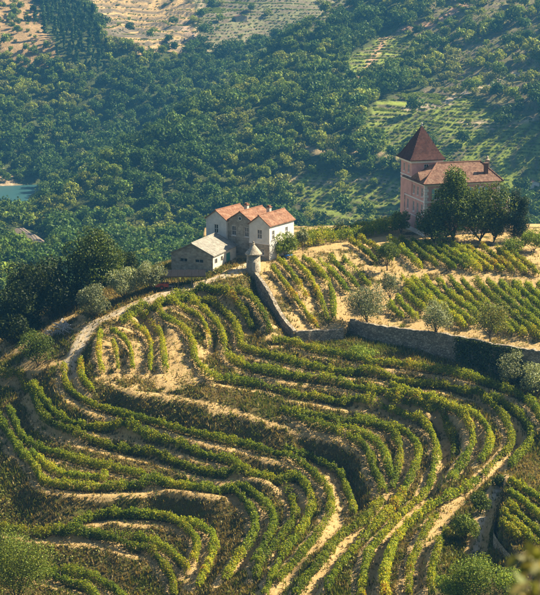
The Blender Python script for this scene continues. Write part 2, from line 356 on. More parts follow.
PATHS = [
 (1.7, '327,472,-22.0 336,497,-22.9 338,515,-23.5 331,533,-24.2 313,551,-25.2 296,568,-26.2 278,595,-27.4 270,606,-27.8'),
 (1.5, '403,475,-20.2 388,502,-21.6 370,526,-22.8 343,551,-24.3 330,568,-25 313,591,-26.2 306,602,-26.6'),
 (1.5, '440,478,-19.7 434,488,-20.2 414,515,-21.4 394,535,-22.3 379,557,-23.2 370,582,-24 366,600,-24.5'),
 (1.6, '513,433,-15.2 515,445,-15.9 505,460,-16.8 487,477,-17.8 464,495,-18.7 442,522,-19.9 429,544,-20.7 419,559,-21.5 417,595,-22.8'),
 (1.3, '480,440,-16.5 476,455,-17.3 464,470,-18.4 450,485,-19.2'),
 (1.3, '443,448,-18.3 440,462,-19.2 436,478,-20'),
 (1.3, '410,450,-18.9 408,465,-19.6 402,478,-20.3'),
 (1.2, '203,540,-29.2 204,556,-29.9 197,572,-30.8 188,590,-31.8'),
 (1.2, '264,515,-26.1 262,530,-26.8 250,555,-28 238,575,-29.2'),
 (1.2, '302,510,-24.9 300,522,-25.4 287,545,-26.4 268,570,-27.5'),
]
TRACK = '252,262,-0.3 244,267,-0.6 233,273,-1 211,280,-1.7 187,288,-2.6 160,295,-3.3 144,301,-3.9 127,308,-4.8 109,316,-6 93,324,-7.2 84,336,-8.7 78,347,-10 69,360,-11.7 69,370,-12.9 72,384,-14.2'
SPUR = '-8,378,-15.8 10,374,-15 30,370,-14 48,365,-12.9 66,360,-11.9'
SUNK = '506,478,-16.4 499,488,-17 488,505,-17.8 482,520,-18.6 478,540,-19.6 475,556,-20.4'
LIP = '100,380,-12.9 130,392,-13.2 165,396,-13.7 200,404,-14.2 228,411,-14.9 253,418,-15.4 287,429,-16.8 330,440,-17.9 353,449,-18.7 364,461,-19.7'
lipW = resample([P(x, y, z) for x, y, z in line(LIP)], 0.3)
rowW = []
for lab, den, s in ROWS:
    rowW.append(resample([P(x, y+4.0, z) for x, y, z in line(s)], 0.3))
pathW = [(w, resample([P(x, y, z) for x, y, z in line(s)], 0.3)) for w, s in PATHS]
trackW = resample([P(x, y, z) for x, y, z in line(TRACK)], 0.3)
spurW = resample([P(x, y, z) for x, y, z in line(SPUR)], 0.3)
sunkW = resample([P(x, y, z) for x, y, z in line(SUNK)], 0.3)

def tps_fit(pts, lam=0.02):
    X = pts[:, :2]/50.0; n_ = len(X)
    r2 = ((X[:, None]-X[None])**2).sum(2); K = 0.5*r2*np.log(r2+1e-12); K[np.arange(n_), np.arange(n_)] = lam
    Pm = np.c_[np.ones(n_), X]; A = np.zeros((n_+3, n_+3)); A[:n_, :n_] = K; A[:n_, n_:] = Pm; A[n_:, :n_] = Pm.T
    c = np.linalg.solve(A, np.r_[pts[:, 2], 0, 0, 0]); return X, c
def tps_eval(m, x, y):
    X, c = m; q = np.stack([x.ravel(), y.ravel()], 1)/50.0; o = np.empty(len(q))
    for i in range(0, len(q), 20000):
        b = q[i:i+20000]; r2 = ((b[:, None]-X[None])**2).sum(2)
        o[i:i+20000] = (0.5*r2*np.log(r2+1e-12))@c[:-3] + c[-3] + b@c[-2:]
    return o.reshape(x.shape)
G0 = 0.45; X0, X1, Y0, Y1 = -78, 78, 172, 345
gx = np.arange(X0, X1, G0); gy = np.arange(Y0, Y1, G0); GX, GY = np.meshgrid(gx, gy)
# plateau with the farm houses and the vineyard blocks
PLC = '206,262,-1.2 222,270,-1.2 240,266,-0.6 258,273,-1.2 270,262,-0.4 300,256,0 330,256,0.2 345,262,-0.4 380,270,-1.2 400,274,-1.3 460,276,-0.9 540,280,-0.8 380,245,1 415,235,1.6 500,238,1.8 540,241,1.8 300,240,0.8 340,232,1 275,300,-3.6 290,330,-6.6 300,334,-7 325,333,-7 343,331,-7 350,320,-6.2 330,300,-4 365,300,-4.2 380,327,-6.1 400,331,-6.2 440,334,-6 470,341,-5.9 500,347,-5.8 540,353,-5.6 440,300,-3.6 500,310,-3.4 540,315,-3.2'
pl = []
for t in PLC.split():
    a, b, c = map(float, t.split(',')); pl.append(P(a, b, c))
pl += [np.array([x, 340, 1.0]) for x in (-20, 10, 45, 75)]
TP = tps_fit(np.array(pl), 0.002)
WALL = [(255, 273, -1.2), (262, 282, -2.0), (280, 311, -4.6), (296, 334, -7.0), (343, 331.5, -7.0), (351, 321.5, -6.3), (380, 327, -6.1), (440, 335, -6.0), (500, 347, -5.8), (545, 354, -5.6)]
wallW = [P(*p) for p in WALL]
plat_poly = [tuple(w[:2]) for w in wallW] + [(78, wallW[-1][1]-14), (79, 346), (-14, 346), (-14, 322), tuple(P(222, 258, 0)[:2])]
MP = inpoly(GX, GY, plat_poly)
# slope surface
sp = []
for w in rowW: sp += list(w[::24])+[w[-1]]
for _, w in pathW: sp += list(w[::24])
sp += list(lipW[::20]) + list(trackW[::14]) + list(spurW[::16]) + list(sunkW[::16])
for t in ('215,277,-1.6 206,268,-1.4 222,265,-1.0 171,276,-2.3 190,282,-2.4 150,282,-3.2 125,292,-4.6 95,308,-6.4 60,325,-8.6 70,345,-10.3 38,362,-12.6 20,350,-12.8 0,360,-15 60,305,-8.5 30,320,-13 0,335,-18 '
          '255,283,-4.0 270,312,-7.2 284,338,-8.8 300,343,-8.5 325,343,-8.6 350,340,-8.6 380,343,-8.7 400,350,-9.2 440,358,-9.8 470,364,-10.2 500,378,-10.7 530,386,-11.0 545,392,-11.4 '
          '540,440,-14 540,470,-14.4 520,478,-14.8 512,500,-15.4 520,540,-16.6 545,560,-16.5 500,560,-18.3 480,575,-20.6 455,590,-21.6 '
          '60,380,-14.4 45,380,-15 15,395,-18 '
          '24,490,-25.4 60,503,-26.2 100,504,-26.2 160,505,-26.4 222,510,-27 0,505,-27 20,515,-27.8').split():
    a, b, c = map(float, t.split(',')); sp.append(P(a, b, c))
sp += [np.array(p, float) for p in [(-75, 300, -35), (-78, 260, -38), (-70, 215, -44), (-40, 185, -46), (0, 172, -40), (40, 172, -30), (75, 180, -20), (78, 220, -13), (78, 250, -9), (-75, 330, -38), (-45, 335, -24), (-22, 330, -8), (-34, 312, -8), (-48, 300, -13)]]
TS = tps_fit(np.array(sp), 0.004)
ZS = tps_eval(TS, GX, GY); ZP = tps_eval(TP, GX, GY)
# flat treads along rows and paths (terraces): soft Dirichlet cells, banks relax between
ZS0 = ZS.copy(); gyy, gxx = np.gradient(ZS0, G0)
wsum = np.zeros_like(ZS); zsum = np.zeros_like(ZS); dmin = np.full_like(ZS, 9.0); bare = np.zeros_like(ZS)
def stamp(W, rad, shift, bw, bareval=1.0, bshift=None, brad=None):
    k = int(math.ceil((rad+bw)/G0))+1
    for x, y, z in W[:, :3]:
        i = int((y-Y0)/G0); j = int((x-X0)/G0)
        if i < k or j < k or i >= len(gy)-k or j >= len(gx)-k: continue
        g = np.array([gxx[i, j], gyy[i, j]]); g = g/(np.linalg.norm(g)+1e-6)
        cx, cy = x - g[0]*shift, y - g[1]*shift
        sl = (slice(i-k, i+k+1), slice(j-k, j+k+1))
        d = np.hypot(GX[sl]-cx, GY[sl]-cy); w = np.where(d < rad, 1/(d*d+0.05), 0)
        wsum[sl] += w; zsum[sl] += w*z; dmin[sl] = np.minimum(dmin[sl], d)
        d2 = d if bshift is None else np.hypot(GX[sl]-(x-g[0]*bshift), GY[sl]-(y-g[1]*bshift))
        b = smooth01(((brad or rad)+bw-d2)/bw)*bareval; bare[sl] = np.maximum(bare[sl], b)
for (lab, den, s), W in zip(ROWS, rowW): stamp(W, 1.1, 0.75, 0.5, 1.0, 1.15, 0.48)
for w, W in pathW: stamp(W, w*0.70, 0.1, 0.5)
stamp(lipW, 0.55, -0.3, 0.5, 0.55)
for q in (22, 23, 29): stamp((rowW[q]+np.array([0, 0, 0.15]))[30:], 0.7, -0.8, 0.01, 0.0)
stamp(trackW, 1.5, 0, 0.4); stamp(spurW, 1.1, 0, 0.5); stamp(sunkW, 1.3, 0, 0.5)
con = wsum > 0; target = np.where(con, zsum/np.maximum(wsum, 1e-9) - ZS0, 0)
res = target.copy()
for it in range(260):
    a = 0.25*(np.roll(res, 1, 0)+np.roll(res, -1, 0)+np.roll(res, 1, 1)+np.roll(res, -1, 1))*0.997
    res = np.where(con, target, a)
ZS = ZS0 + res
for it in range(2):
    ZS = np.where(con, 0.5, 0.3)*ZS + np.where(con, 0.5, 0.7)*0.25*(np.roll(ZS, 1, 0)+np.roll(ZS, -1, 0)+np.roll(ZS, 1, 1)+np.roll(ZS, -1, 1))
bn = fbm(GX*0.35, GY*0.35, 4)
ZS += np.where(con, 0.06, 0.42)*bn + np.where(con, 0.02, 0.16)*fbm(GX*1.1, GY*1.1, 2)
POLY2 = [(503,480,-15.4),(545,458,-14.2),(575,470,-14.2),(575,590,-16.9),(515,553,-16.9),(500,533,-16.3),(497,519,-16.0),(505,497,-15.6)]
p2w = np.array([P(*p) for p in POLY2]); c2 = np.linalg.lstsq(np.c_[p2w[:, :2], np.ones(len(p2w))], p2w[:, 2], rcond=None)[0]
M2 = inpoly(GX, GY, [tuple(p[:2]) for p in p2w]); ZS = np.where(M2, c2[0]*GX+c2[1]*GY+c2[2]+0.08*bn, ZS)
# ground cover: plateau mostly dry bare earth
bare = np.where(MP, 0.66 + 0.75*bn, bare)
U, Vv, _ = project(GX, GY, np.where(MP, ZP, ZS))
nose = inpoly(U, Vv, [(92, 335), (120, 318), (175, 322), (205, 350), (215, 385), (160, 392), (110, 385), (90, 370)]) & ~MP
bare = np.where(nose, np.maximum(bare, 0.62+0.6*bn), bare)
leftb = inpoly(U, Vv, [(-5, 325), (70, 312), (95, 318), (66, 362), (-5, 372)]) & ~MP
bare = np.where(leftb, np.maximum(bare, 0.55+0.7*bn), bare)
lip = inpoly(U, Vv, [(110, 384), (160, 388), (235, 408), (300, 428), (330, 438), (330, 447), (290, 437), (225, 419), (150, 398), (110, 393)]) & ~MP
bare = np.where(lip, np.maximum(bare, 0.42+0.6*bn), bare)
ZG = np.where(MP, ZP + 0.10*bn, ZS)
edge = np.minimum.reduce([GX-X0, (Y1-GY), GY-Y0])
edge = np.where(GY > 250, np.minimum(edge, X1-GX), edge)
ZG = -60 + (ZG+60)*smooth01(np.clip(edge/14, 0, 1)*0.999)
def gz(x, y):
    fx = np.clip((np.asarray(x, float)-X0)/G0, 0, len(gx)-1.001); fy = np.clip((np.asarray(y, float)-Y0)/G0, 0, len(gy)-1.001)
    i = fy.astype(int); j = fx.astype(int); a = fx-j; b = fy-i
    return (ZG[i, j]*(1-a)+ZG[i, j+1]*a)*(1-b)+(ZG[i+1, j]*(1-a)+ZG[i+1, j+1]*a)*b
def ground(px, py):
    d = ray(px, py); t = np.arange(190, 345, 0.15); x, y, z = d[0]*t, d[1]*t, CAMZ+d[2]*t
    hit = np.nonzero((z < gz(x, y)) & (x > X0+1) & (x < X1-1) & (y > Y0+1))[0]
    i = hit[0] if len(hit) else len(t)-1
    return np.array([x[i], y[i], float(gz(x[i], y[i]))])
def gridmesh(name, GX, GY, Z, material):
    ny, nx = Z.shape; idx = np.arange(nx*ny).reshape(ny, nx)
    F = np.stack([idx[:-1, :-1], idx[:-1, 1:], idx[1:, 1:], idx[1:, :-1]], -1).reshape(-1, 4)
    return mesh_np(name, np.stack([GX, GY, Z], -1).reshape(-1, 3), F, material, None, True)
terr = gridmesh('terraced_hillside', GX, GY, ZG, 'terrace_earth'); tag(terr, kind='structure')
pale = np.zeros_like(ZG)
for W_, off, rr_ in ((trackW, 0.62, 0.30), (trackW, -0.62, 0.30), (sunkW, 0, 0.2)):
    T_ = np.gradient(W_[:, :2], axis=0); T_ /= np.linalg.norm(T_, axis=1)[:, None]+1e-9
    for (x, y), t in zip(W_[:, :2], T_):
        x, y = x-t[1]*off, y+t[0]*off; i = int((y-Y0)/G0); j = int((x-X0)/G0); sl = (slice(i-4, i+5), slice(j-4, j+5))
        pale[sl] = np.maximum(pale[sl], smooth01((rr_+0.45-np.hypot(GX[sl]-x, GY[sl]-y))/0.45))
at = terr.data.attributes.new('pale', 'FLOAT', 'POINT'); at.data.foreach_set('value', (pale*0.9).astype(np.float32).ravel())
at = terr.data.attributes.new('bare', 'FLOAT', 'POINT'); at.data.foreach_set('value', np.clip(bare, 0, 1).astype(np.float32).ravel())

# ------------------------------------------------------------------ the valley and the hills beyond
OG = 3.5; ox = np.arange(-640, 641, OG); oy = np.arange(-60, 1701, OG); OX, OY = np.meshgrid(ox, oy)
RIVER = -103.0
def hill(x, y):
    n1 = fbm(x/170, y/170, 3)*26 + fbm(x/45+9, y/45, 3)*6
    h1 = -72 + 0.2955*(y-800) + 0.2224*(np.minimum(x, 170)-15) + n1
    q = -0.86*x + 0.51*(y-1025) + fbm(x/90, y/90, 2)*22
    h1 = h1 - np.maximum(q+12, 0)*0.95
    n2 = fbm(x/200+40, y/200+7, 3)*34 + fbm(x/60+3, y/60+5, 3)*9
    h2 = -107 + 0.36*np.maximum(y-1022-0.15*(x+160), -60) + n2*smooth01((y-1010)/90)
    near = np.maximum(60.2 - 0.55*y, -62 - 0.10*np.maximum(y-300, 0) + fbm(x/60, y/60, 3)*6)
    toe = -100.5 + 0.10*(905-y) + fbm(x/50+3, y/50, 3)*7*smooth01((905-y)/60)
    toe = np.where(y < 905+fbm(x/30, y/30, 2)*10, toe, -200)
    toe2 = np.where((y > 860) & (y < 1040), np.minimum(-104 + 0.5*(x+146) + fbm(x/30, y/30, 2)*8, -82), -200)
    h = np.maximum.reduce([h1, h2, np.full_like(h1, -112), toe, toe2])
    t = smooth01((y-560)/120); lowfar = np.maximum(h, -112)
    h = np.where(y < 430, near, lowfar*smooth01((y-430)/130)+near*(1-smooth01((y-430)/130)))
    return h
OZ = hill(OX, OY)
inn = (OX > X0-3) & (OX < X1+3) & (OY > Y0-3) & (OY < Y1+3)
OZ = np.where(inn, np.minimum(OZ, -62), OZ)
OU, OV, _ = project(OX, OY, OZ)
# land cover zones of the far slopes, laid out where they lie on the hills
ZONES = {
 'tan':   [[(72,-8),(188,-8),(200,46),(150,56),(118,44),(96,26)]],
 'grey':  [[(192,-4),(352,-4),(346,22),(300,36),(240,46),(203,48)]],
 'rust':  [[(-5,-5),(30,-5),(60,60),(30,70),(-5,48)]],
 'scrub': [[(440,-8),(545,-8),(545,120),(505,110),(478,92),(455,100),(425,95),(450,60),(410,30)]],
 'field': [[(398,92),(470,100),(545,128),(545,205),(465,200),(440,160),(400,158),(372,138)],
           [(285,178),(370,172),(405,185),(400,226),(320,222),(290,200)],
           [(345,60),(392,28),(420,38),(405,62),(370,80),(350,86)],[(362,118),(398,96),(410,140),(380,150)]],
 'bank':  [[(-5,165),(14,172),(18,190),(-5,200)]],
}
def zone_of(u, v):
    z = np.zeros(np.shape(u), int)
    for i, (k, polys) in enumerate(ZONES.items()):
        for p in polys: z[inpoly(u, v, p)] = i+1
    return z
wob = fbm(OX/20, OY/20, 3)*14
OZN = zone_of(OU+wob, OV+wob*0.5); OZN[OY < 560] = 0
ZC = np.array([(0.050, 0.062, 0.018), (0.40, 0.27, 0.12), (0.155, 0.15, 0.075), (0.26, 0.17, 0.08), (0.15, 0.135, 0.05), (0.17, 0.205, 0.032), (0.30, 0.22, 0.13)])
cover = ZC[OZN]
# stepped fields: walls between the far terraces
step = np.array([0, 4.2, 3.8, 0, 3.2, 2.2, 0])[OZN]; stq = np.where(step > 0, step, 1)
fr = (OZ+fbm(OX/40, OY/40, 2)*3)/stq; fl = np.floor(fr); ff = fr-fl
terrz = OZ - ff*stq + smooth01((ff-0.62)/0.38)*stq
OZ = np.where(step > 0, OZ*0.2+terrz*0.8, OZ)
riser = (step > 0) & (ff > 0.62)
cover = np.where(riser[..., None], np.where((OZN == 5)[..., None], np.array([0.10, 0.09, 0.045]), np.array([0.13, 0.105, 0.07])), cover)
for pl_, wd_, cc in [([(470,-5),(440,18),(405,28),(385,40),(372,58),(362,78)], 3, (0.40,0.24,0.15)), ([(545,70),(505,78),(470,92),(440,104),(405,108)], 2.2, (0.40,0.31,0.20)), ([(300,150),(330,152),(362,148),(400,160),(440,150)], 2, (0.36,0.27,0.15)), ([(280,178),(320,182),(372,176),(402,190)], 1.8, (0.36,0.28,0.16)), ([(540,118),(500,126),(460,120)], 1.8, (0.36,0.28,0.17)), ([(200,-5),(196,30),(215,48)], 2, (0.36,0.28,0.17)), ([(180,22),(205,46)], 3, (0.34,0.24,0.16))]:
    for (xa, ya), (xb, yb) in zip(pl_, pl_[1:]):
        px_, py_ = OU+wob*0.35, OV+wob*0.25; L2 = (xb-xa)**2+(yb-ya)**2; t_ = np.clip(((px_-xa)*(xb-xa)+(py_-ya)*(yb-ya))/L2, 0, 1)
        dd = np.hypot(px_-xa-t_*(xb-xa), py_-ya-t_*(yb-ya)); cover = np.where(((dd < wd_) & (OY > 560))[..., None], np.array(cc), cover)
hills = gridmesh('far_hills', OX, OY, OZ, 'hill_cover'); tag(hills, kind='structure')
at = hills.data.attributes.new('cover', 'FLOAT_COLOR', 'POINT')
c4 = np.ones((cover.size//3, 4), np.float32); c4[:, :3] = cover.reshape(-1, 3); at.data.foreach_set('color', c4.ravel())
wb = MB(); wb.add([(-640, 760, RIVER), (20, 760, RIVER), (20, 1200, RIVER), (-640, 1200, RIVER)], [(0, 1, 2, 3)])
tag(wb.build('river', 'river_water'), kind='structure')
def hz(x, y):
    fx = np.clip((np.asarray(x, float)+640)/OG, 0, len(ox)-1.001); fy = np.clip((np.asarray(y, float)+60)/OG, 0, len(oy)-1.001)
    i = fy.astype(int); j = fx.astype(int); a = fx-j; b = fy-i
    return (OZ[i, j]*(1-a)+OZ[i, j+1]*a)*(1-b)+(OZ[i+1, j]*(1-a)+OZ[i+1, j+1]*a)*b
def hzone(x, y):
    i = np.clip(((y+60)/OG).astype(int), 0, len(oy)-1); j = np.clip(((x+640)/OG).astype(int), 0, len(ox)-1); return OZN[i, j]
def hillhit(px, py, t0=560):
    d = ray(px, py); t = np.arange(t0, 1690, 1.5); x, y, z = d[0]*t, d[1]*t, CAMZ+d[2]*t
    h = np.nonzero(z < hz(x, y))[0]; i = h[0] if len(h) else -1
    return np.array([x[i], y[i], float(hz(x[i], y[i]))])

# ------------------------------------------------------------------ trees
def crown_points(n_, clumps, rad, lobes=0.55):
    """leaf centres on the skins of many small clumps"""
    k = RNG.choice(len(clumps), n_, p=(rad**2)/np.sum(rad**2))
    d = RNG.normal(size=(n_, 3)); d /= np.linalg.norm(d, axis=1)[:, None]
    r = rad[k]*(0.62+0.45*RNG.random(n_)**0.6)
    return clumps[k] + d*r[:, None]*np.array([1, 1, 0.85]), d, k
def make_crown(h, rx, rz, zc, n_clump, n_leaf, lsize, cols, shape='round', w=None, seed=0):
    c = []
    while len(c) < n_clump:
        p = RNG.normal(size=3); p /= np.linalg.norm(p); p *= RNG.random()**0.33
        if shape == 'cone':
            t = RNG.random()**0.8; a = RNG.random()*6.283; r = (1-t)**0.85*(0.35+0.65*RNG.random()); p = np.array([r*math.cos(a), r*math.sin(a), t*2-1])
        elif shape == 'column':
            t = RNG.random(); a = RNG.random()*6.283; prof = math.sin(min(1, t*1.15+0.12)*math.pi*0.92)**0.6; r = prof*(0.5+0.5*RNG.random()); p = np.array([r*math.cos(a), r*math.sin(a), t*2-1])
        elif p[2] < -0.55: continue
        c.append(p)
    c = np.array(c); wig = 1 + 0.22*np.sin(np.arctan2(c[:, 1], c[:, 0])*3+seed)
    C = np.stack([c[:, 0]*rx*wig*0.8, c[:, 1]*rx*wig*0.8, zc + c[:, 2]*rz*0.85], 1)
    rad = (0.20+0.22*RNG.random(n_clump))*rx*(1.0 if shape in ('round',) else 0.8)
    if shape == 'column': rad = (0.55+0.25*RNG.random(n_clump))*rx
    pts, d, k = crown_points(n_leaf, C, rad)
    tint = 0.75+0.5*RNG.random(n_clump)
    col = mixcols(cols, n_leaf, w)*tint[k][:, None]
    return pts, d, col, lsize*(0.7+0.6*RNG.random(n_leaf)), C
def trunk_mb(h, r, top, C, nl=7, lean=0.0):
    b = MB(); pts = [(0, 0, -0.4), (lean*0.2, 0.02*h, top*0.4), (lean*0.6, -0.02*h, top*0.8), (lean, 0, top*1.15)]
    b.tube(pts, [r*1.35, r, r*0.8, r*0.5], 8)
    for i in RNG.choice(len(C), min(nl, len(C)), replace=False):
        e = C[i]; s = np.array([lean*0.5, 0, top*(0.55+0.35*RNG.random())]); mid = (s+e)/2+np.array([0, 0, -0.1*top*RNG.random()])
        b.tube([s, mid, e], [r*0.5, r*0.33, r*0.12], 5)
    return b
DARK = [(0.014, 0.026, 0.006), (0.026, 0.042, 0.008), (0.048, 0.066, 0.010)]
MID = [(0.022, 0.040, 0.007), (0.045, 0.068, 0.009), (0.080, 0.105, 0.013)]
OAK = [(0.045, 0.072, 0.010), (0.075, 0.110, 0.013), (0.115, 0.145, 0.018)]
OLIVE = [(0.17, 0.20, 0.095), (0.23, 0.25, 0.13), (0.30, 0.31, 0.18), (0.10, 0.125, 0.045)]
BRIGHT = [(0.10, 0.155, 0.015), (0.15, 0.21, 0.02), (0.22, 0.26, 0.03)]
def tree(name, label, cat, base, h, rx, cols, nleaf=4500, lsize=0.3, shape='round', low=0.25, trunk=0.16, clumps=60, mats='tree_leaf', group=None, ry=None, nl=7):
    e = empty(name, tuple(base)); tag(e, label, cat, group)
    rz = h*(1-low)/2; zc = h*low + rz
    pts, d, col, sz, C = make_crown(h, rx, rz, zc, clumps, nleaf, lsize, cols, shape, None, RNG.random()*6)
    leaves('crown', pts, sz, col, mats, e, d, 0.7, 0.9)
    trunk_mb(h, trunk, max(h*low*1.1, 0.4), C, nl).build('trunk', 'bark', e, True)
    return e

# prototypes of the trees that clothe the far slopes (each one mesh, too far to show its trunk)
def far_proto(i, cols, shape, h, rx, nl, lsz):
    low = 0.08 if shape == 'round' else 0.05
    rz = h*(1-low)/2; pts, d, col, sz, C = make_crown(h, rx, rz, h*low+rz, 26 if shape == 'round' else 34, nl, lsz, cols, shape, None, i)
    o = leaves('hillside_tree', pts, sz, col, 'far_leaf', None, d, 0.8, 0.7)
    return o
FG = [[(0.036, 0.075, 0.012), (0.070, 0.120, 0.016)], [(0.070, 0.120, 0.014), (0.115, 0.165, 0.018)], [(0.115, 0.165, 0.016), (0.175, 0.215, 0.024)],
      [(0.13, 0.145, 0.035), (0.20, 0.21, 0.05)], [(0.022, 0.056, 0.014), (0.044, 0.084, 0.016)], [(0.17, 0.215, 0.025), (0.24, 0.26, 0.035)]]
protos = [far_proto(0, FG[0], 'round', 9, 4.2, 620, 0.95), far_proto(1, FG[1], 'round', 8, 4.0, 620, 0.9), far_proto(2, FG[2], 'round', 7, 3.6, 560, 0.85),
          far_proto(3, FG[3], 'round', 5, 3.2, 420, 0.75), far_proto(4, FG[4], 'cone', 13, 3.0, 560, 0.85), far_proto(5, FG[5], 'round', 6.5, 3.8, 500, 0.85),
          far_proto(6, FG[2], 'round', 2.6, 1.7, 160, 0.55), far_proto(7, FG[0], 'round', 10, 4.8, 700, 0.95)]
# scatter
def scatter(n_, xr, yr, sp):
    c = RNG.random((n_, 2))*np.array([xr[1]-xr[0], yr[1]-yr[0]])+np.array([xr[0], yr[0]])
    cell = {}; keep = []
    for i, (x, y) in enumerate(c):
        k = (int(x//sp), int(y//sp)); ok = True
        for a in (-1, 0, 1):
            for b in (-1, 0, 1):
                for j in cell.get((k[0]+a, k[1]+b), ()):
                    if (c[j, 0]-x)**2+(c[j, 1]-y)**2 < sp*sp: ok = False; break
                if not ok: break
            if not ok: break
        if ok: cell.setdefault(k, []).append(i); keep.append(i)
    return c[keep]
tp = scatter(70000, (-330, 330), (520, 1480), 4.9)
tz = hz(tp[:, 0], tp[:, 1]); zn = hzone(tp[:, 0], tp[:, 1])
u, v, dpt = project(tp[:, 0], tp[:, 1], tz+4)
dens = np.array([0.97, 0.04, 0.12, 0.5, 0.80, 0.13, 0.4])[zn]
dens = dens*np.where(fbm(tp[:, 0]/70, tp[:, 1]/70, 3) > 0.36, 0.45, 1.0)
RL = resample([hillhit(20, 230), hillhit(27, 237), hillhit(35, 245), hillhit(44, 254)], 3)
dens = np.where(np.min(np.hypot(tp[:, 0][:, None]-RL[None, :, 0], tp[:, 1][:, None]-RL[None, :, 1]+4), 1) < 10, 0, dens)
keep = (RNG.random(len(tp)) < dens) & (tz > RIVER+1.5) & (u > -45) & (u < 585) & (v > -60) & (v < 345)
tp, tz, zn, u, v, dpt = tp[keep], tz[keep], zn[keep], u[keep], v[keep], dpt[keep]
nz = fbm(tp[:, 0]/55+5, tp[:, 1]/55, 3)+RNG.normal(size=len(tp))*0.22
kind = np.select([nz < -0.35, nz < -0.12, nz < 0.10, nz < 0.28, nz < 0.45], [7, 0, 1, 2, 5], 3)
pine = inpoly(u, v, [(28, 10), (70, -10), (108, 45), (100, 75), (60, 60)]); kind = np.where(pine, 4, kind)
kind = np.where((zn > 0) & (RNG.random(len(tp)) < 0.5), 6, kind)
scl = 0.62+0.5*RNG.random(len(tp))+0.55*RNG.random(len(tp))**3; rot = RNG.random(len(tp))*6.283
# seen at all? (nothing of the near hill or a nearer slope in front)
def visible(x, y, z):
    ok = np.ones(len(x), bool)
    for f in np.linspace(0.30, 0.985, 70):
        xx, yy = x*f, y*f; zz = CAMZ+(z-CAMZ)*f
        nearm = (yy > Y0+1) & (yy < Y1-1) & (np.abs(xx) < 76)
        g = np.where(nearm, gz(xx, yy)+1.0, np.where(yy > 500, hz(xx, yy)-1, -999)); ok &= zz > g
    return ok
vis = visible(tp[:, 0], tp[:, 1], tz+6) & (u > 2) & (u < 538) & (v > 4) & (v < 330)
vis &= ~inpoly(u, v, [(-5, 275), (60, 225), (125, 225), (170, 270), (170, 330), (-5, 345)])   # behind the oaks
psize = np.array([4.2, 4, 3.6, 3.2, 4, 3.8, 1.7, 4.8])[kind]*scl/dpt
srt = np.argsort(-psize); order = [i for i in srt if vis[i]][:280]
for k in range(8):
    if not any(kind[i] == k for i in order): order += [i for i in srt if kind[i] == k and (vis[i] or k == 6)][:6]
KN = ['deep green round tree', 'mid green round tree', 'light green round tree', 'small greyish green tree', 'tall dark conifer', 'pale yellowish green tree', 'low green bush', 'very large dark green tree']
def whereabouts(u_, v_):
    if u_ < 60 and v_ > 165: return 'beside the river at left'
    if u_ < 180: return 'behind the oaks at left' if v_ > 150 else 'on the upper left slope'
    if u_ < 300: return 'behind the white house' if v_ > 140 else 'high above the white house'
    if u_ < 400: return 'between the white house and the manor' if v_ > 140 else 'above the gap between both houses'
    return 'right behind the manor' if v_ > 120 else 'high above the manor tower'
usedp = set()
for i in order:
    k = int(kind[i])
    if k in usedp: o = protos[k].copy(); COL.objects.link(o)
    else: o = protos[k]; usedp.add(k)
    o.location = (tp[i, 0], tp[i, 1], tz[i]-0.3); o.rotation_euler = (0, 0, rot[i]); o.scale = (scl[i],)*2+(scl[i]*(0.85+0.3*random.random()),)
    wh = whereabouts(u[i], v[i]); tag(o, '%s in the wood %s' % (KN[k], wh), 'bush' if k == 6 else 'tree', '%s, several %s' % (KN[k], wh))
# the rest of the wood: one mass, instanced on points
rest = np.setdiff1d(np.arange(len(tp)), order)
def instancer(name, pts, sc, rz, source_mesh, label, cat, material):
    me = bpy.data.meshes.new(name); me.vertices.add(len(pts)); me.vertices.foreach_set('co', np.asarray(pts, np.float32).ravel())
    a = me.attributes.new('sc', 'FLOAT', 'POINT'); a.data.foreach_set('value', np.asarray(sc, np.float32))
    a = me.attributes.new('rz', 'FLOAT_VECTOR', 'POINT'); rv = np.zeros((len(pts), 3), np.float32); rv[:, 2] = rz; a.data.foreach_set('vector', rv.ravel())
    o = link(bpy.data.objects.new(name, me)); tag(o, label, cat, None, 'stuff')
    g = bpy.data.node_groups.new(name, 'GeometryNodeTree')
    g.interface.new_socket('Geometry', in_out='INPUT', socket_type='NodeSocketGeometry'); g.interface.new_socket('Geometry', in_out='OUTPUT', socket_type='NodeSocketGeometry')
    gi = g.nodes.new('NodeGroupInput'); go = g.nodes.new('NodeGroupOutput'); ip = g.nodes.new('GeometryNodeInstanceOnPoints')
    ob = g.nodes.new('GeometryNodeObjectInfo'); ob.inputs['Object'].default_value = source_mesh; ob.inputs['As Instance'].default_value = True
    s = g.nodes.new('GeometryNodeInputNamedAttribute'); s.data_type = 'FLOAT'; s.inputs[0].default_value = 'sc'
    r = g.nodes.new('GeometryNodeInputNamedAttribute'); r.data_type = 'FLOAT_VECTOR'; r.inputs[0].default_value = 'rz'
    so = lambda n_: [k for k in n_.outputs if k.enabled and k.name == 'Attribute'][0]
    g.links.new(gi.outputs[0], ip.inputs['Points']); g.links.new(ob.outputs['Geometry'], ip.inputs['Instance'])
    g.links.new(so(s), ip.inputs['Scale']); g.links.new(so(r), ip.inputs['Rotation']); g.links.new(ip.outputs[0], go.inputs[0])
    md = o.modifiers.new('instances', 'NODES'); md.node_group = g; return o
SN = ['dark_woodland', 'green_woodland', 'light_woodland', 'scrub_woodland', 'conifer_stand', 'pale_woodland', 'terrace_scrub', 'deep_woodland']
for k in range(8):
    ii = rest[kind[rest] == k]
    if len(ii): instancer(SN[k], np.c_[tp[ii], tz[ii]-0.3], scl[ii], rot[ii], protos[k], 'wooded mass of trees covering the far hillsides', 'woodland', None)
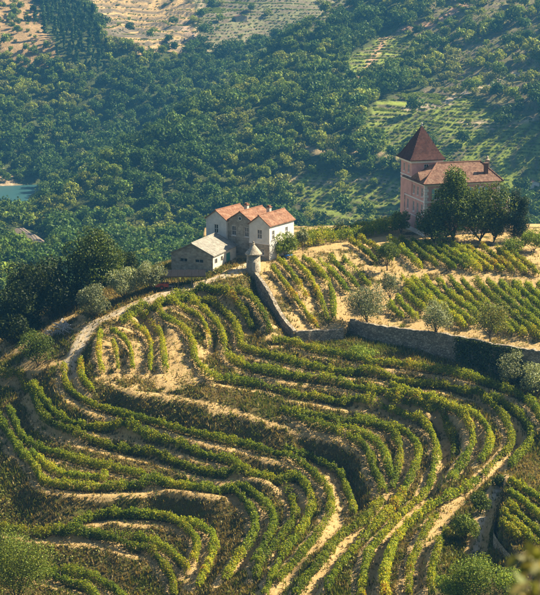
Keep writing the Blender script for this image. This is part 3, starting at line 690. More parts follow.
# vine lines and scrub on the far stepped fields
fp = np.vstack([RNG.random((170000, 2))*np.array([330, 520])+np.array([-10, 660]), RNG.random((60000, 2))*np.array([300, 330])+np.array([-190, 1150])]); fzn = hzone(fp[:, 0], fp[:, 1]); fz = hz(fp[:, 0], fp[:, 1])
q = fz+fbm(fp[:, 0]/40, fp[:, 1]/40, 2)*3
k = ((fzn == 2) & ((q/2.0) % 1 < 0.34)) | ((fzn == 1) & ((q/2.1) % 1 < 0.16) & (RNG.random(len(fp)) < 0.5)) | ((fzn == 5) & ((q/1.35) % 1 < 0.34)) | ((fzn == 4) & (RNG.random(len(fp)) < 0.04)) 
fp, fz = fp[k], fz[k]; fu, fv, _ = project(fp[:, 0], fp[:, 1], fz); k = (fu > -10) & (fu < 560) & (fv > -20) & (fv < 260); fp, fz = fp[k], fz[k]
instancer('far_vineyard', np.c_[fp, fz-0.2], 0.30+0.16*RNG.random(len(fp)), RNG.random(len(fp))*6.28, protos[6], 'contour lines of vines on the far stepped fields', 'vineyard', None)

# ------------------------------------------------------------------ vine rows
def ord_(i): return ['first', 'second', 'third', 'fourth', 'fifth', 'sixth', 'seventh', 'eighth', 'ninth', 'tenth', 'eleventh', 'twelfth', 'thirteenth', 'fourteenth', 'fifteenth', 'sixteenth'][i]
VG = np.array([(0.080, 0.125, 0.008), (0.135, 0.190, 0.010), (0.21, 0.255, 0.013), (0.31, 0.31, 0.017), (0.40, 0.32, 0.022), (0.34, 0.14, 0.02)])
def vine_row(label, W, dens=1.0, height=1.85, width=0.52, per_m=215, yellow=0.0, group='vine rows of the terraces', gappy=0.12, leaf=0.22):
    W = np.asarray(W); d = np.r_[0, np.cumsum(np.linalg.norm(np.diff(W[:, :2], axis=0), axis=1))]; L = d[-1]
    n_ = int(L*per_m*dens); s = RNG.random(n_)*L
    x = np.interp(s, d, W[:, 0]); y = np.interp(s, d, W[:, 1])
    tx = np.interp(np.minimum(s+0.2, L), d, W[:, 0])-np.interp(np.maximum(s-0.2, 0), d, W[:, 0]); ty = np.interp(np.minimum(s+0.2, L), d, W[:, 1])-np.interp(np.maximum(s-0.2, 0), d, W[:, 1])
    tl = np.hypot(tx, ty)+1e-9; nx_, ny_ = -ty/tl, tx/tl
    ph = RNG.random()*50
    plant = vnoise(s*0.85+ph, s*0+ph); big = vnoise(s*0.13+ph, s*0+3+ph)
    fine = vnoise(s*2.6+ph, s*0+5)
    top = height*(0.92+0.50*plant+0.25*big+0.32*fine) + (RNG.random(n_) < 0.05)*0.45*RNG.random(n_)
    wd = width*(1+0.8*plant+0.4*big+0.7*fine)
    gap = (vnoise(s*0.45+ph*2, s*0+9) + 0.5) < gappy
    a = RNG.random(n_)*math.pi*1.0; rr = 0.55+0.5*RNG.random(n_)**0.5
    low = 0.42+0.18*vnoise(s*1.3+ph, s*0+1)
    off = np.cos(a)*wd*rr; zz = low + (top-low)*(np.sin(a)**0.7)*np.clip(rr, 0, 1.0)*(0.25+0.75*RNG.random(n_)**0.55)
    x = x+nx_*off + RNG.normal(size=n_)*0.05; y = y+ny_*off + RNG.normal(size=n_)*0.05
    k = ~gap | (RNG.random(n_) < 0.25)
    z = gz(x, y)*0.25+gz(np.interp(s, d, W[:, 0]), np.interp(s, d, W[:, 1]))*0.75 + zz
    C = np.stack([x, y, z], 1)[k]; n_ = len(C)
    pat = fbm(C[:, 0]/7, C[:, 1]/7, 3)*0.75+yellow+0.12 + 0.35*plant[k] + (zz[k]/height-0.5)*0.10
    ci = np.clip(1.7+pat*3.2+RNG.normal(size=n_)*0.8, 0, 4.4); ci = np.where((pat > 0.55) & (RNG.random(n_) < 0.22), 5, ci)
    col = VG[np.clip(ci.astype(int), 0, 5)]*(1+RNG.normal(size=(n_, 1))*0.16)
    nrm = np.stack([nx_*np.cos(a), ny_*np.cos(a), np.sin(a)*0.9], 1)[k]
    b = W[0]; e = empty('vine_row', (b[0], b[1], float(gz(b[0], b[1])))); tag(e, label, 'vine row', group)
    o0 = np.array(e.location)
    leaves('foliage', C-o0, leaf*(0.65+0.7*RNG.random(n_)), np.clip(col, 0.01, 0.6), 'vine_leaf', e, nrm, 0.85, 0.9)
    mb = MB(); t = 0.2
    while t < L:
        px_, py_ = np.interp(t, d, W[:, 0]), np.interp(t, d, W[:, 1]); zb = float(gz(px_, py_))
        p = np.array([px_, py_, zb])-o0
        mb.tube([p+(0, 0, -0.2), p+(0.03, 0, height*0.98)], 0.045, 4); t += 4.6+random.random()
    mb.build('posts', 'post_wood', e)['kind'] = 'stuff'
    mb = MB(); t = 0.6
    while t < L:
        px_, py_ = np.interp(t, d, W[:, 0]), np.interp(t, d, W[:, 1]); zb = float(gz(px_, py_)); p = np.array([px_, py_, zb])-o0
        mb.tube([p+(0, 0, -0.1), p+(random.uniform(-.08, .08), random.uniform(-.08, .08), 0.35), p+(0, 0, 0.75)], [0.05, 0.04, 0.03], 4); t += 1.15+random.random()*0.4
    mb.build('vine_stems', 'bark', e)['kind'] = 'stuff'
    return e
for (lab, den, s), W in zip(ROWS, rowW):
    yel = 0.07 if den < 0.95 else 0.0
    vine_row(lab, W, den, yellow=yel, gappy=0.10 if den >= 1 else 0.30, width=0.53 if den >= 1 else 0.38)
def prow(pts, step=0.4): return resample([ground(x, y) for x, y in pts], step)
HB = [[(272,271),(291,296),(318,331)], [(278,263),(292,278),(307,302)], [(292,263),(312,285),(330,326)], [(303,262),(317,272.5),(331,293),(334,323)], [(318,263),(335,279),(348,296)], [(330,262),(346,278),(359,292)], [(343,262),(359,278),(371,291)]]
for i, p in enumerate(HB):
    vine_row('vine row on the dry plot beside the white house, %s from the left' % ord_(i), prow(p), 1.0, 1.75, 0.42, yellow=0.05, group='vine rows on the plot beside the white house', gappy=0.2)
T3 = lambda x, y: (380+x/3.306, 220+y/3.306+3)
UB = [((-100,70),(-10,140)), ((-70,62),(40,140)), ((30,65),(135,160)), ((65,65),(190,155)), ((105,70),(250,165)), ((145,75),(290,165)), ((190,80),(330,170)), ((235,85),(370,168)), ((280,90),(410,172)), ((335,90),(440,175)), ((385,98),(480,178)), ((430,108),(525,184))]
for i, (a, b) in enumerate(UB):
    vine_row('vine row in the plot right below the pink manor, %s from the left' % ord_(i), prow([T3(*a), T3(*b)]), 1.05, 1.9, 0.48, yellow=0.05, group='vine rows in the plot below the manor', gappy=0.05)
LB = []
tops = [(30,285,75,325), (55,260,120,330), (80,245,150,300), (70,195,168,282), (105,195,285,358), (145,200,318,352), (190,200,395,376), (230,195,440,380), (270,200,480,388), (315,205,532,396), (355,205,560,388), (395,210,560,356), (440,210,560,318), (480,215,560,288), (520,215,560,252)]
for i, q in enumerate(tops):
    vine_row('vine row in the large plot above the stone wall, %s from the left' % ord_(i), prow([T3(q[0], q[1]), T3(q[2], q[3])]), 1.0, 1.85, 0.46, yellow=0.05, group='vine rows in the plot above the stone wall', gappy=0.10)
RB = [((404,30),(560,130)), ((400,75),(560,210)), ((395,135),(560,300)), ((378,180),(520,320)), ((366,215),(450,300))]
T5 = lambda x, y: (420+x/4.5, 475+y/4.5+3)
for i, (a, b) in enumerate(RB):
    vine_row('vine row above the little stone wall at lower right, %s from its top' % ord_(i), prow([T5(*a), T5(*b)]), 1.1, 1.6, 0.45, yellow=0.02, group='vine rows above the little stone wall at lower right', gappy=0.03)
PG = [([(296,248),(330,242),(372,236),(392,231)], 'front'), ([(300,243),(335,237),(375,231),(396,227)], 'rear')]
for p, nm in PG:
    vine_row('tall leafy vine pergola side right of the white house, %s of the pair' % nm, prow(p), 1.3, 2.7, 1.5, yellow=0.16, group='vine pergola beside the white house', gappy=0.0, leaf=0.26)

# ------------------------------------------------------------------ buildings
def wall(parent, o, ang, L, H, mat_, ops=(), gable=0.0, base=-1.2, name='wall', frame='white_trim', depth=0.24):
    o = np.array(o, float); d = np.array([math.cos(ang), math.sin(ang), 0]); nrm = np.array([d[1], -d[0], 0]); z = np.array([0, 0, 1.])
    p = lambda s, w, q=0.0: o + d*s + z*w + nrm*q
    us = sorted({0.0, L} | {x for op in ops for x in op[:2]}); ws = sorted({base, H} | {x for op in ops for x in op[2:4]})
    b = MB()
    for a0, a1 in zip(us, us[1:]):
        for c0, c1 in zip(ws, ws[1:]):
            if any(op[0]-1e-6 <= a0 and a1 <= op[1]+1e-6 and op[2]-1e-6 <= c0 and c1 <= op[3]+1e-6 for op in ops): continue
            b.add([p(a0, c0), p(a1, c0), p(a1, c1), p(a0, c1)], [(0, 1, 2, 3)])
    if gable: b.add([p(0, H), p(L, H), p(L/2, H+gable)], [(0, 1, 2)])
    for op in ops:
        s0, s1, w0, w1 = op[:4]
        for (a, c), (e, g) in (((s0, w0), (s1, w0)), ((s1, w0), (s1, w1)), ((s1, w1), (s0, w1)), ((s0, w1), (s0, w0))):
            b.add([p(a, c), p(e, g), p(e, g, -depth), p(a, c, -depth)], [(0, 1, 2, 3)])
    wo_ = b.build(name, mat_, parent)
    def bar(bb, s0, s1, w0, w1, q0, q1):
        vs = [p(s, w, q) for q in (q0, q1) for s, w in ((s0, w0), (s1, w0), (s1, w1), (s0, w1))]
        bb.add(vs, [(0, 3, 2, 1), (4, 5, 6, 7), (0, 1, 5, 4), (1, 2, 6, 5), (2, 3, 7, 6), (3, 0, 4, 7)])
    for op in ops:
        s0, s1, w0, w1, kd = op
        t = 0.09
        if kd in ('win', 'shut'):
            f = MB(); 
            bar(f, s0, s0+t, w0, w1, -0.16, -0.07); bar(f, s1-t, s1, w0, w1, -0.16, -0.07); bar(f, s0+t, s1-t, w0, w0+t, -0.16, -0.07); bar(f, s0+t, s1-t, w1-t, w1, -0.16, -0.07)
            bar(f, (s0+s1)/2-0.035, (s0+s1)/2+0.035, w0+t, w1-t, -0.15, -0.08); bar(f, s0+t, s1-t, (w0+w1)/2-0.03, (w0+w1)/2+0.03, -0.145, -0.085)
            wi = f.build('window', frame, parent)
            g = MB(); bar(g, s0, s1, w0, w1, -0.22, -0.165); g.build('pane', 'dark_glass', wi)
            g = MB(); bar(g, s0-0.10, s1+0.10, w0-0.12, w0-0.003, -0.05, 0.07); g.build('sill', frame, wi)
            if kd == 'shut':
                g = MB(); bar(g, s0-0.16, s1+0.16, w1+0.003, w1+0.18, -0.05, 0.08); bar(g, s0-0.16, s0-0.003, w0, w1, -0.05, 0.06); bar(g, s1+0.003, s1+0.16, w0, w1, -0.05, 0.06); g.build('surround', 'white_trim', wi)
                sh = (s1-s0)*0.46
                for a in (s0-0.02-sh, s1+0.02):
                    g = MB(); bar(g, a, a+sh, w0, w1, 0.082, 0.13)
                    for k in range(7):
                        ww = w0+0.1+(w1-w0-0.2)*k/7; bar(g, a+0.06, a+sh-0.06, ww, ww+0.1, 0.132, 0.15)
                    g.build('shutter', 'turquoise_paint', wi)
        elif kd == 'vent':
            g = MB(); bar(g, s0, s1, w0, w1, -0.23, -0.18); v_ = g.build('vent', 'dark_glass', parent)
            k = MB(); m_ = (s0+s1)/2; bar(k, m_-0.04, m_+0.04, w0, w1, -0.17, -0.08); k.build('vent_bar', 'grey_wood', v_)
        else:
            g = MB(); bar(g, s0, s1, w0, w1, -0.20, -0.12)
            for k in range(1, 5):
                ss = s0+(s1-s0)*k/5; bar(g, ss-0.02, ss+0.02, w0+0.05, w1-0.05, -0.118, -0.10)
            dr = g.build('door', kd, parent)
            k = MB(); bar(k, s1-0.22, s1-0.16, (w0+w1)/2-0.25, (w0+w1)/2+0.02, -0.098, -0.05); k.build('handle', 'steel', dr)
    return wo_
def roof(parent, faces, mat_, t=0.16, name='roof'):
    V, F, Rn = [], [], []
    for f in faces:
        f = [np.array(q, float) for q in f]; e = f[1]-f[0]; e /= np.linalg.norm(e); nn = np.cross(e, f[2]-f[1]); nn /= np.linalg.norm(nn)+1e-9
        if nn[2] < 0: nn = -nn
        up = np.cross(nn, e); b = len(V); k = len(f)
        for q in f: V.append(q+np.array([0, 0, t])); Rn.append((np.dot(q-f[0], e), np.dot(q-f[0], up), 0))
        for q in f: V.append(q); Rn.append((np.dot(q-f[0], e), np.dot(q-f[0], up), 0))
        F += [tuple(range(b, b+k)), tuple(range(b+2*k-1, b+k-1, -1))] + [(b+i, b+k+i, b+k+(i+1) % k, b+(i+1) % k) for i in range(k)]
    me = bpy.data.meshes.new(name); me.from_pydata([tuple(map(float, q)) for q in V], [], F); me.update(); me.materials.append(MATS[mat_])
    a = me.attributes.new('run', 'FLOAT_VECTOR', 'POINT'); a.data.foreach_set('vector', np.array(Rn, np.float32).ravel())
    return link(bpy.data.objects.new(name, me), parent)
def gable_roof(parent, u0, u1, v0, v1, H, g, mat_, ov=0.35, t=0.16, name='roof'):
    m_ = (u0+u1)/2; sl = g/(m_-u0); k = ov*sl
    r = roof(parent, [[(u0-ov, v1+ov, H-k), (u0-ov, v0-ov, H-k), (m_, v0-ov, H+g), (m_, v1+ov, H+g)], [(u1+ov, v0-ov, H-k), (u1+ov, v1+ov, H-k), (m_, v1+ov, H+g), (m_, v0-ov, H+g)]], mat_, t, name)
    b = MB(); b.tube([(m_, v0-ov-0.02, H+g+t), (m_, v1+ov+0.02, H+g+t)], 0.13, 8); b.build('ridge_tiles', mat_, r)
    return r
def chimney(parent, u, v, z0, z1, w=0.7):
    b = MB(); b.box((u-w/2, v-w/2, z0), (u+w/2, v+w/2, z1)); c = b.build('chimney', 'cream_plaster', parent)
    b = MB(); b.box((u-w/2-0.12, v-w/2-0.12, z1+0.002), (u+w/2+0.12, v+w/2+0.12, z1+0.14)); b.box((u-w/2+0.08, v-w/2+0.08, z1+0.142), (u+w/2-0.08, v+w/2-0.08, z1+0.42)); b.build('chimney_cap', 'orange_tile', c)
# --- barn
ba = ground(171.5, 274.5); PI2 = math.pi/2
barn = empty('barn', tuple(ba), R(-22)); tag(barn, 'low stone barn with pale grey pitched roof and green door by the track', 'barn')
BW, BD, BH, BG = 8.6, 11.0, 4.2, 2.0
wall(barn, (0, 0, 0), 0, BW, BH, 'house_stone', [(1.9, 3.3, 2.75, 3.3, 'vent'), (5.0, 6.6, 2.75, 3.3, 'vent'), (6.3, 7.5, -0.6, 1.6, 'grey_wood')], BG, -3.2)
wall(barn, (BW, 0, 0), PI2, BD, BH, 'cream_plaster', [(0.8, 2.0, 2.5, 3.4, 'vent'), (3.6, 4.6, 2.5, 3.4, 'vent'), (6.2, 8.2, 0.3, 3.5, 'green_paint')], 0, -3.2)
wall(barn, (BW, BD, 0), 2*PI2, BW, BH, 'house_stone', [], BG, -3.2); wall(barn, (0, BD, 0), 3*PI2, BD, BH, 'house_stone', [], 0, -3.2)
gable_roof(barn, 0, BW, 0, BD, BH, BG, 'grey_sheet_roof', 0.3)
# --- white farm house: three gabled bays
HZ = 0.0; ha = P(206, 217.8, HZ+6.4); HR = R(-33)
house = empty('farm_house', (ha[0], ha[1], HZ), HR); tag(house, 'white farm house with three orange tiled gables standing behind the barn', 'house')
Wl, Wm, Wr, HD = 4.8, 5.8, 4.6, 8.0
EH = 6.4
wall(house, (0, 0, 0), 0, Wl, EH, 'white_plaster', [(1.9, 2.9, 3.6, 5.4, 'win')], 1.65, -2)
wall(house, (Wl, 0.5, 0), 0, Wm, EH, 'house_stone', [(0.9, 1.9, 3.5, 5.4, 'win'), (3.9, 4.9, 3.5, 5.4, 'win')], 1.8, -2)
wall(house, (Wl+Wm, -0.7, 0), 0, Wr, EH, 'white_plaster', [(1.8, 2.9, 3.7, 5.5, 'win')], 1.7, 2.81)
wall(house, (Wl+Wm, -0.7, 0), 0, Wr, 2.8, 'house_stone', [(0.7, 1.4, 0.6, 1.8, 'win'), (2.6, 3.4, 0.6, 1.9, 'win')], 0, -2)
b = MB(); b.box((Wl+Wm-0.05, -0.76, 2.72), (Wl+Wm+Wr+0.06, -0.703, 2.9)); b.build('string_course', 'white_trim', house)
wall(house, (Wl+Wm+Wr, -0.7, 0), PI2, HD+0.7, EH, 'white_plaster', [(0.9, 1.8, 3.6, 5.3, 'win'), (5.6, 6.5, 3.6, 5.3, 'win'), (2.8, 3.8, 0.4, 2.5, 'green_paint')], 0, -2)
wall(house, (Wl+Wm+Wr, HD, 0), 2*PI2, Wr, EH, 'white_plaster', [], 1.7, -2); wall(house, (Wl+Wm, HD, 0), 2*PI2, Wm, EH, 'white_plaster', [], 1.8, -2); wall(house, (Wl, HD, 0), 2*PI2, Wl, EH, 'white_plaster', [], 1.65, -2)
wall(house, (0, HD, 0), 3*PI2, HD, EH, 'white_plaster', [(2, 3, 3.6, 5.4, 'win')], 0, -2)
wall(house, (Wl, 0.5, 0), 3*PI2, 0.5, EH, 'white_plaster', [], 0, -2); wall(house, (Wl+Wm, 0.5, 0), 3*PI2, 1.2, EH, 'white_plaster', [], 0, -2)
gable_roof(house, 0, Wl, 0, HD, EH, 1.65, 'orange_tile', 0.28); gable_roof(house, Wl, Wl+Wm, 0.5, HD, EH+0.02, 1.8, 'orange_tile', 0.2); gable_roof(house, Wl+Wm, Wl+Wm+Wr, -0.7, HD, EH+0.04, 1.7, 'orange_tile', 0.28)
b = MB(); seg = 16
ring = [(Wl+Wm/2+0.36*math.cos(2*math.pi*k/seg), 0.44, EH+0.55+0.36*math.sin(2*math.pi*k/seg)) for k in range(seg)]
b.prism(ring, (0, 0.05, 0)); rw = b.build('round_window', 'dark_glass', house)
b = MB(); b.tube(ring+[ring[0]], 0.06, 6); b.build('window_frame', 'white_trim', rw)
chimney(house, Wl+Wm*0.5-1.2, 4.5, EH+0.6, EH+2.5); chimney(house, Wl+Wm+0.4, 5.6, EH+0.1, EH+2.3)
# --- pink manor with a tower
ca = P(424, 236.5, 1.7)
manor = empty('manor_house', tuple(ca), R(16)); tag(manor, 'pink manor house with brown hipped roof and square tower under a tall pyramid roof', 'manor')
CW, CD, CH = 16.0, 11.0, 10.4
lw = []
for c in (1.0, 3.0, 5.0):
    s_ = CD-c-1.0
for s_ in (4.4, 6.6, 8.9): lw += [(s_, s_+0.95, 7.7, 9.5, 'win'), (s_, s_+0.95, 4.1, 6.2, 'win')]
lw += [(6.6, 7.8, 0.2, 2.6, 'green_paint'), (1.2, 2.1, 7.7, 9.5, 'win'), (1.2, 2.1, 4.1, 6.2, 'win')]
wall(manor, (0, CD, 0), 3*PI2, CD, CH, 'pink_plaster', lw, 0, -2.5)
fw = []
for s_ in (2.0, 5.2, 8.4, 11.6): fw += [(s_, s_+1.15, 7.3, 9.4, 'shut'), (s_, s_+1.15, 3.7, 6.1, 'shut')]
fw += [(7.0, 8.4, 0.1, 2.7, 'green_paint'), (2.0, 3.1, 0.9, 2.5, 'win'), (11.6, 12.7, 0.9, 2.5, 'win')]
wall(manor, (0, 0, 0), 0, CW, CH, 'pink_plaster', fw, 0, -2.5)
wall(manor, (CW, 0, 0), PI2, CD, CH, 'pink_plaster', [(2, 3.1, 7.3, 9.3, 'shut'), (6, 7.1, 7.3, 9.3, 'shut')], 0, -2.5); wall(manor, (CW, CD, 0), 2*PI2, CW, CH, 'pink_plaster', [], 0, -2.5)
def band(z0, z1, pr, name, m_='white_trim'):
    b = MB(); b.box((-pr, -pr, z0), (CW+pr, -0.003, z1)); b.box((-pr, -0.003, z0), (-0.003, CD+2.4, z1)); b.box((CW+0.003, -0.003, z0), (CW+pr, CD, z1)); b.build(name, m_, manor)
band(-2.5, 0.75, 0.07, 'plinth'); band(6.75, 7.0, 0.09, 'string_course'); band(3.25, 3.4, 0.07, 'string_course'); band(CH-0.35, CH-0.02, 0.16, 'cornice')
for (u_, v_) in ((0, 0), (CW, 0)):
    for k in range(16):
        q = 0.5 if k % 2 else 0.75; z0 = 0.8+k*0.58
        if z0+0.5 > CH-0.4: break
        b = MB(); x0, x1 = (u_-0.055, u_+q) if u_ == 0 else (u_-q, u_+0.055)
        b.box((x0, -0.055, z0), (x1, q if False else 0.0-0.004, z0+0.5))
        if u_ == 0: b.box((-0.055, -0.004, z0), (-0.004, q, z0+0.5))
        b.build('quoin', 'white_trim', manor)
# hipped roof with a small cross hip over the left wing
oe = 0.55; zr = CH+3.2; A, B_, C_, D_ = (-oe, -oe, CH), (CW+oe, -oe, CH), (CW+oe, CD+oe, CH), (-oe, CD+oe, CH); r0, r1 = (4.6, CD/2, zr), (CW-2.0, CD/2, zr)
mr_ = roof(manor, [[A, B_, r1, r0], [B_, C_, r1], [C_, D_, r0, r1], [D_, A, r0]], 'brown_tile', 0.18)
b = MB(); b.tube([(r0[0], r0[1], zr+0.2), (r1[0], r1[1], zr+0.2)], 0.16, 8)
for q, r_ in ((A, r0), (B_, r1)): b.tube([(q[0], q[1], q[2]+0.2), (r_[0], r_[1], zr+0.2)], 0.15, 8)
b.build('ridge_tiles', 'brown_tile', mr_)
roof(manor, [[(-oe-0.05, 1.2, CH+0.55), (4.0, 3.6, CH+2.5), (-0.2, 3.6, CH+1.9)], [(-oe-0.05, 6.2, CH+0.55), (-0.2, 3.6, CH+1.9), (4.0, 3.6, CH+2.5)], [(-oe-0.05, 6.2, CH+0.55), (-oe-0.05, 1.2, CH+0.55), (-0.2, 3.6, CH+1.9)]], 'brown_tile', 0.12, 'dormer_roof')
b = MB(); b.box((-0.2, 2.0, CH-0.02), (0.6, 5.4, CH+0.75)); b.build('dormer_wall', 'cream_plaster', manor)
b = MB(); b.box((CW-2.6, 1.6, CH+0.5), (CW-1.9, 2.3, CH+3.4)); b.box((CW-2.7, 1.5, CH+3.402), (CW-1.8, 2.4, CH+3.55)); b.build('chimney', 'brown_tile', manor)
b = MB(); b.box((CW-1.0, 4.7, CH+1.4), (CW-0.3, 5.5, CH+3.6)); b.lathe([(0.5, CH+3.602), (0.55, CH+3.75), (0.2, CH+3.9), (0.3, CH+4.2), (0.05, CH+4.5)], 10, (CW-0.65, 5.1)); b.build('stone_pinnacle', 'house_stone', manor)
TW, u0, v0, TH = 6.3, -0.14, CD-4.0, 14.2
def tw(o, a, ops): wall(manor, o, a, TW, TH, 'pink_plaster', ops, 0, CH-3.2, 'tower_wall')
tw((u0, v0, 0), 0, [(2.6, 3.6, 12.2, 13.4, 'win')]); tw((u0+TW, v0, 0), PI2, []); tw((u0+TW, v0+TW, 0), 2*PI2, []); tw((u0, v0+TW, 0), 3*PI2, [(1.4, 2.3, 11.6, 13.3, 'win'), (4.0, 4.9, 11.6, 13.3, 'win')])
wall(manor, (u0, v0+TW, 0), 3*PI2, TW-4.0+0.0, CH-3.2, 'pink_plaster', [], 0, -2.5, 'tower_wall')
b = MB(); b.box((u0-0.3, v0-0.3, TH-0.5), (u0+TW+0.3, v0+TW+0.3, TH)); b.build('tower_cornice', 'white_trim', manor)
for z_ in (CH+0.4,):
    b = MB(); b.box((u0-0.08, v0-0.08, z_), (u0+TW+0.08, v0+TW+0.08, z_+0.2)); b.build('tower_band', 'white_trim', manor)
e_ = 0.75; c0, c1, c2_, c3 = (u0-e_, v0-e_, TH+0.003), (u0+TW+e_, v0-e_, TH+0.003), (u0+TW+e_, v0+TW+e_, TH+0.003), (u0-e_, v0+TW+e_, TH+0.003); ap = (u0+TW/2, v0+TW/2, TH+6.6)
def flare(q, f, dz): return tuple(np.array(q)*(1-f)+np.array(ap)*f-np.array([0, 0, dz]))
cs = [c0, c1, c2_, c3]; ms = [flare(q, 0.22, 0.35) for q in cs]
tr_ = roof(manor, [[cs[i], cs[(i+1) % 4], ms[(i+1) % 4], ms[i]] for i in range(4)]+[[ms[i], ms[(i+1) % 4], ap] for i in range(4)], 'maroon_tile', 0.14, 'tower_roof')
b = MB(); b.lathe([(0.16, TH+6.5), (0.10, TH+6.9), (0.22, TH+7.05), (0.05, TH+7.2), (0.03, TH+7.9)], 8, ap[:2]); b.build('finial', 'steel', tr_)
# garden gate wall right of the manor
gw = ground(503, 238); g_ = empty('garden_wall', (gw[0]+0.5, gw[1]+6, gw[2]), R(10)); tag(g_, 'pale garden wall with pillars between the manor and the cypresses', 'wall')
b = MB(); b.box((-2.6, 0, -0.6), (1.6, 0.4, 5.0)); b.build('wall_panel', 'cream_plaster', g_)
for k in range(2):
    b = MB(); x_ = -2.3+k*3.6; b.box((x_-0.3, -0.12, 5.2), (x_+0.3, 0.5, 6.6)); b.lathe([(0.36, 6.602), (0.36, 6.72), (0.12, 6.8), (0.22, 7.0), (0.02, 7.3)], 8, (x_, 0.2)); b.build('pillar', 'white_trim', g_)
# --- round stone turret with a conical cap
ta = ground(253.5, 271.5); tur = empty('stone_turret', tuple(ta)); tag(tur, 'round stone turret with conical cap on the bank in front of the white house', 'turret')
b = MB(); b.lathe([(1.45, -1.5), (1.35, 0.3), (1.25, 3.2)], 22); b.build('drum', 'house_stone', tur, True)
b = MB(); b.lathe([(1.55, 3.2), (1.6, 3.42), (1.0, 4.15), (0.45, 4.8), (0.22, 5.05)], 22); cp_ = b.build('cap', 'house_stone', tur)
b = MB(); b.lathe([(0.2, 5.05), (0.32, 5.2), (0.12, 5.3), (0.2, 5.5), (0.03, 5.75)], 10); b.build('finial', 'rubble_stone', cp_)
b = MB(); b.box((-0.35, -1.42, 0.4), (0.35, -1.22, 2.0)); b.build('hatch', 'grey_wood', tur)
# --- dark lean-to and the red trailer under it
la = ground(150, 291); lb = ground(206, 285); ang = math.atan2(lb[1]-la[1], lb[0]-la[0]); Ls = float(np.hypot(lb[0]-la[0], lb[1]-la[1]))
lt = empty('open_shelter', tuple(la), ang); tag(lt, 'low open shelter with dark sheet roof against the front of the barn', 'shelter')
dz = lb[2]-la[2]; zt = dz+1.9
for k in range(8):
    b = MB(); a0, a1 = Ls*k/8, Ls*(k+1)/8-0.04; b.prism([(a0, -0.3, zt-0.25), (a1, -0.3, zt-0.25), (a1, 3.6, zt+0.15), (a0, 3.6, zt+0.15)], (0, 0, 0.05)); b.build('roof_sheet', 'dark_sheet', lt)
for k in range(5):
    b = MB(); a0 = 0.1+(Ls-0.3)*k/4; b.box((a0, -0.1, -2), (a0+0.14, 0.04, zt-0.27)); b.build('post', 'post_wood', lt)
b = MB(); b.box((0, -0.13, zt-0.42), (Ls, -0.11, zt-0.27)); b.build('beam', 'post_wood', lt)
tv = ground(160, 291.5); tr = empty('farm_trailer', (tv[0]+0.3, tv[1]+0.9, float(gz(tv[0]+0.3, tv[1]+0.9))), ang); tag(tr, 'red two-wheeled farm trailer parked beside the track at the shelter', 'trailer')
b = MB(); b.box((-1.2, -0.6, 0.55), (1.2, 0.6, 0.65)); b.build('bed', 'grey_wood', tr)
for a, c in (((-1.2, -0.64, 0.5), (1.2, -0.603, 1.15)), ((-1.2, 0.603, 0.5), (1.2, 0.64, 1.15)), ((-1.24, -0.64, 0.5), (-1.203, 0.64, 1.15)), ((1.203, -0.64, 0.5), (1.24, 0.64, 1.15))):
    b = MB(); b.box(a, c); b.build('side_board', 'red_paint', tr)
for y_ in (-0.78, 0.78):
    b = MB(); b.tube([(0, y_-0.1, 0.36), (0, y_+0.1, 0.36)], 0.36, 16); w_ = b.build('wheel', 'tyre_rubber', tr)
    b = MB(); b.tube([(0, y_-0.12, 0.36), (0, y_+0.12, 0.36)], 0.18, 12); b.build('rim', 'red_paint', w_)
b = MB(); b.tube([(1.2, 0.3, 0.55), (2.3, 0, 0.5)], 0.05, 6); b.tube([(1.2, -0.3, 0.55), (2.3, 0, 0.5)], 0.05, 6); b.build('drawbar', 'steel', tr)
# --- blue garden table by the house plot
bt = ground(289, 259); t_ = empty('blue_table', tuple(bt), 0.4); tag(t_, 'small blue garden table at the top of the dry vine plot', 'table')
b = MB(); b.box((-0.8, -0.45, 0.72), (0.8, 0.45, 0.78)); b.build('table_top', 'blue_paint', t_)
for x_ in (-0.7, 0.7):
    for y_ in (-0.35, 0.35):
        b = MB(); b.box((x_-0.04, y_-0.04, -0.05), (x_+0.04, y_+0.04, 0.718)); b.build('leg', 'blue_paint', t_)
# --- retaining walls
def ribbon_wall(name, label, W, ztop, zbot, thick, m_, inward):
    W = resample(np.array(W), 0.7); V, F = [], []; k = len(W)
    T = np.gradient(W[:, :2], axis=0); T /= np.linalg.norm(T, axis=1)[:, None]+1e-9; Nn = np.stack([T[:, 1], -T[:, 0]], 1)*inward
    o0 = np.array([W[0, 0], W[0, 1], float(ztop[0] if hasattr(ztop, '__len__') else ztop)])
    for i in range(k):
        j = RNG.normal()*0.05; zt_ = float(gz(*(W[i, :2]+Nn[i]*1.4)))+0.22+RNG.normal()*0.07
        zb = float(gz(*(W[i, :2]-Nn[i]*1.5)))-0.8
        lean = 0.10*(zt_-zb)
        a = W[i, :2]-Nn[i]*(0.30+j); f = W[i, :2]-Nn[i]*(0.30+lean+j); c = W[i, :2]+Nn[i]*thick
        for q, zz in ((f, zb), (a-Nn[i]*lean*0.3, (zb+zt_)/2), (a, zt_), (c, zt_+RNG.normal()*0.03), (c, zb)): V.append((q[0]-o0[0], q[1]-o0[1], zz-o0[2]))
    for i in range(k-1):
        for c in range(4): F.append((i*5+c, (i+1)*5+c, (i+1)*5+c+1, i*5+c+1))
    me = bpy.data.meshes.new(name); me.from_pydata(V, [], F+[(0, 1, 2, 3, 4), tuple((k-1)*5+c for c in (4, 3, 2, 1, 0))]); me.update(); me.materials.append(MATS[m_])
    o = link(bpy.data.objects.new(name, me)); o.location = o0; return o
pw = np.array(wallW)
o = ribbon_wall('retaining_wall', '', pw[:4], -1.2, 0, 0.35, 'rubble_stone', -1); tag(o, 'sloping stone retaining wall along the left side of the dry vine plot', 'stone wall')
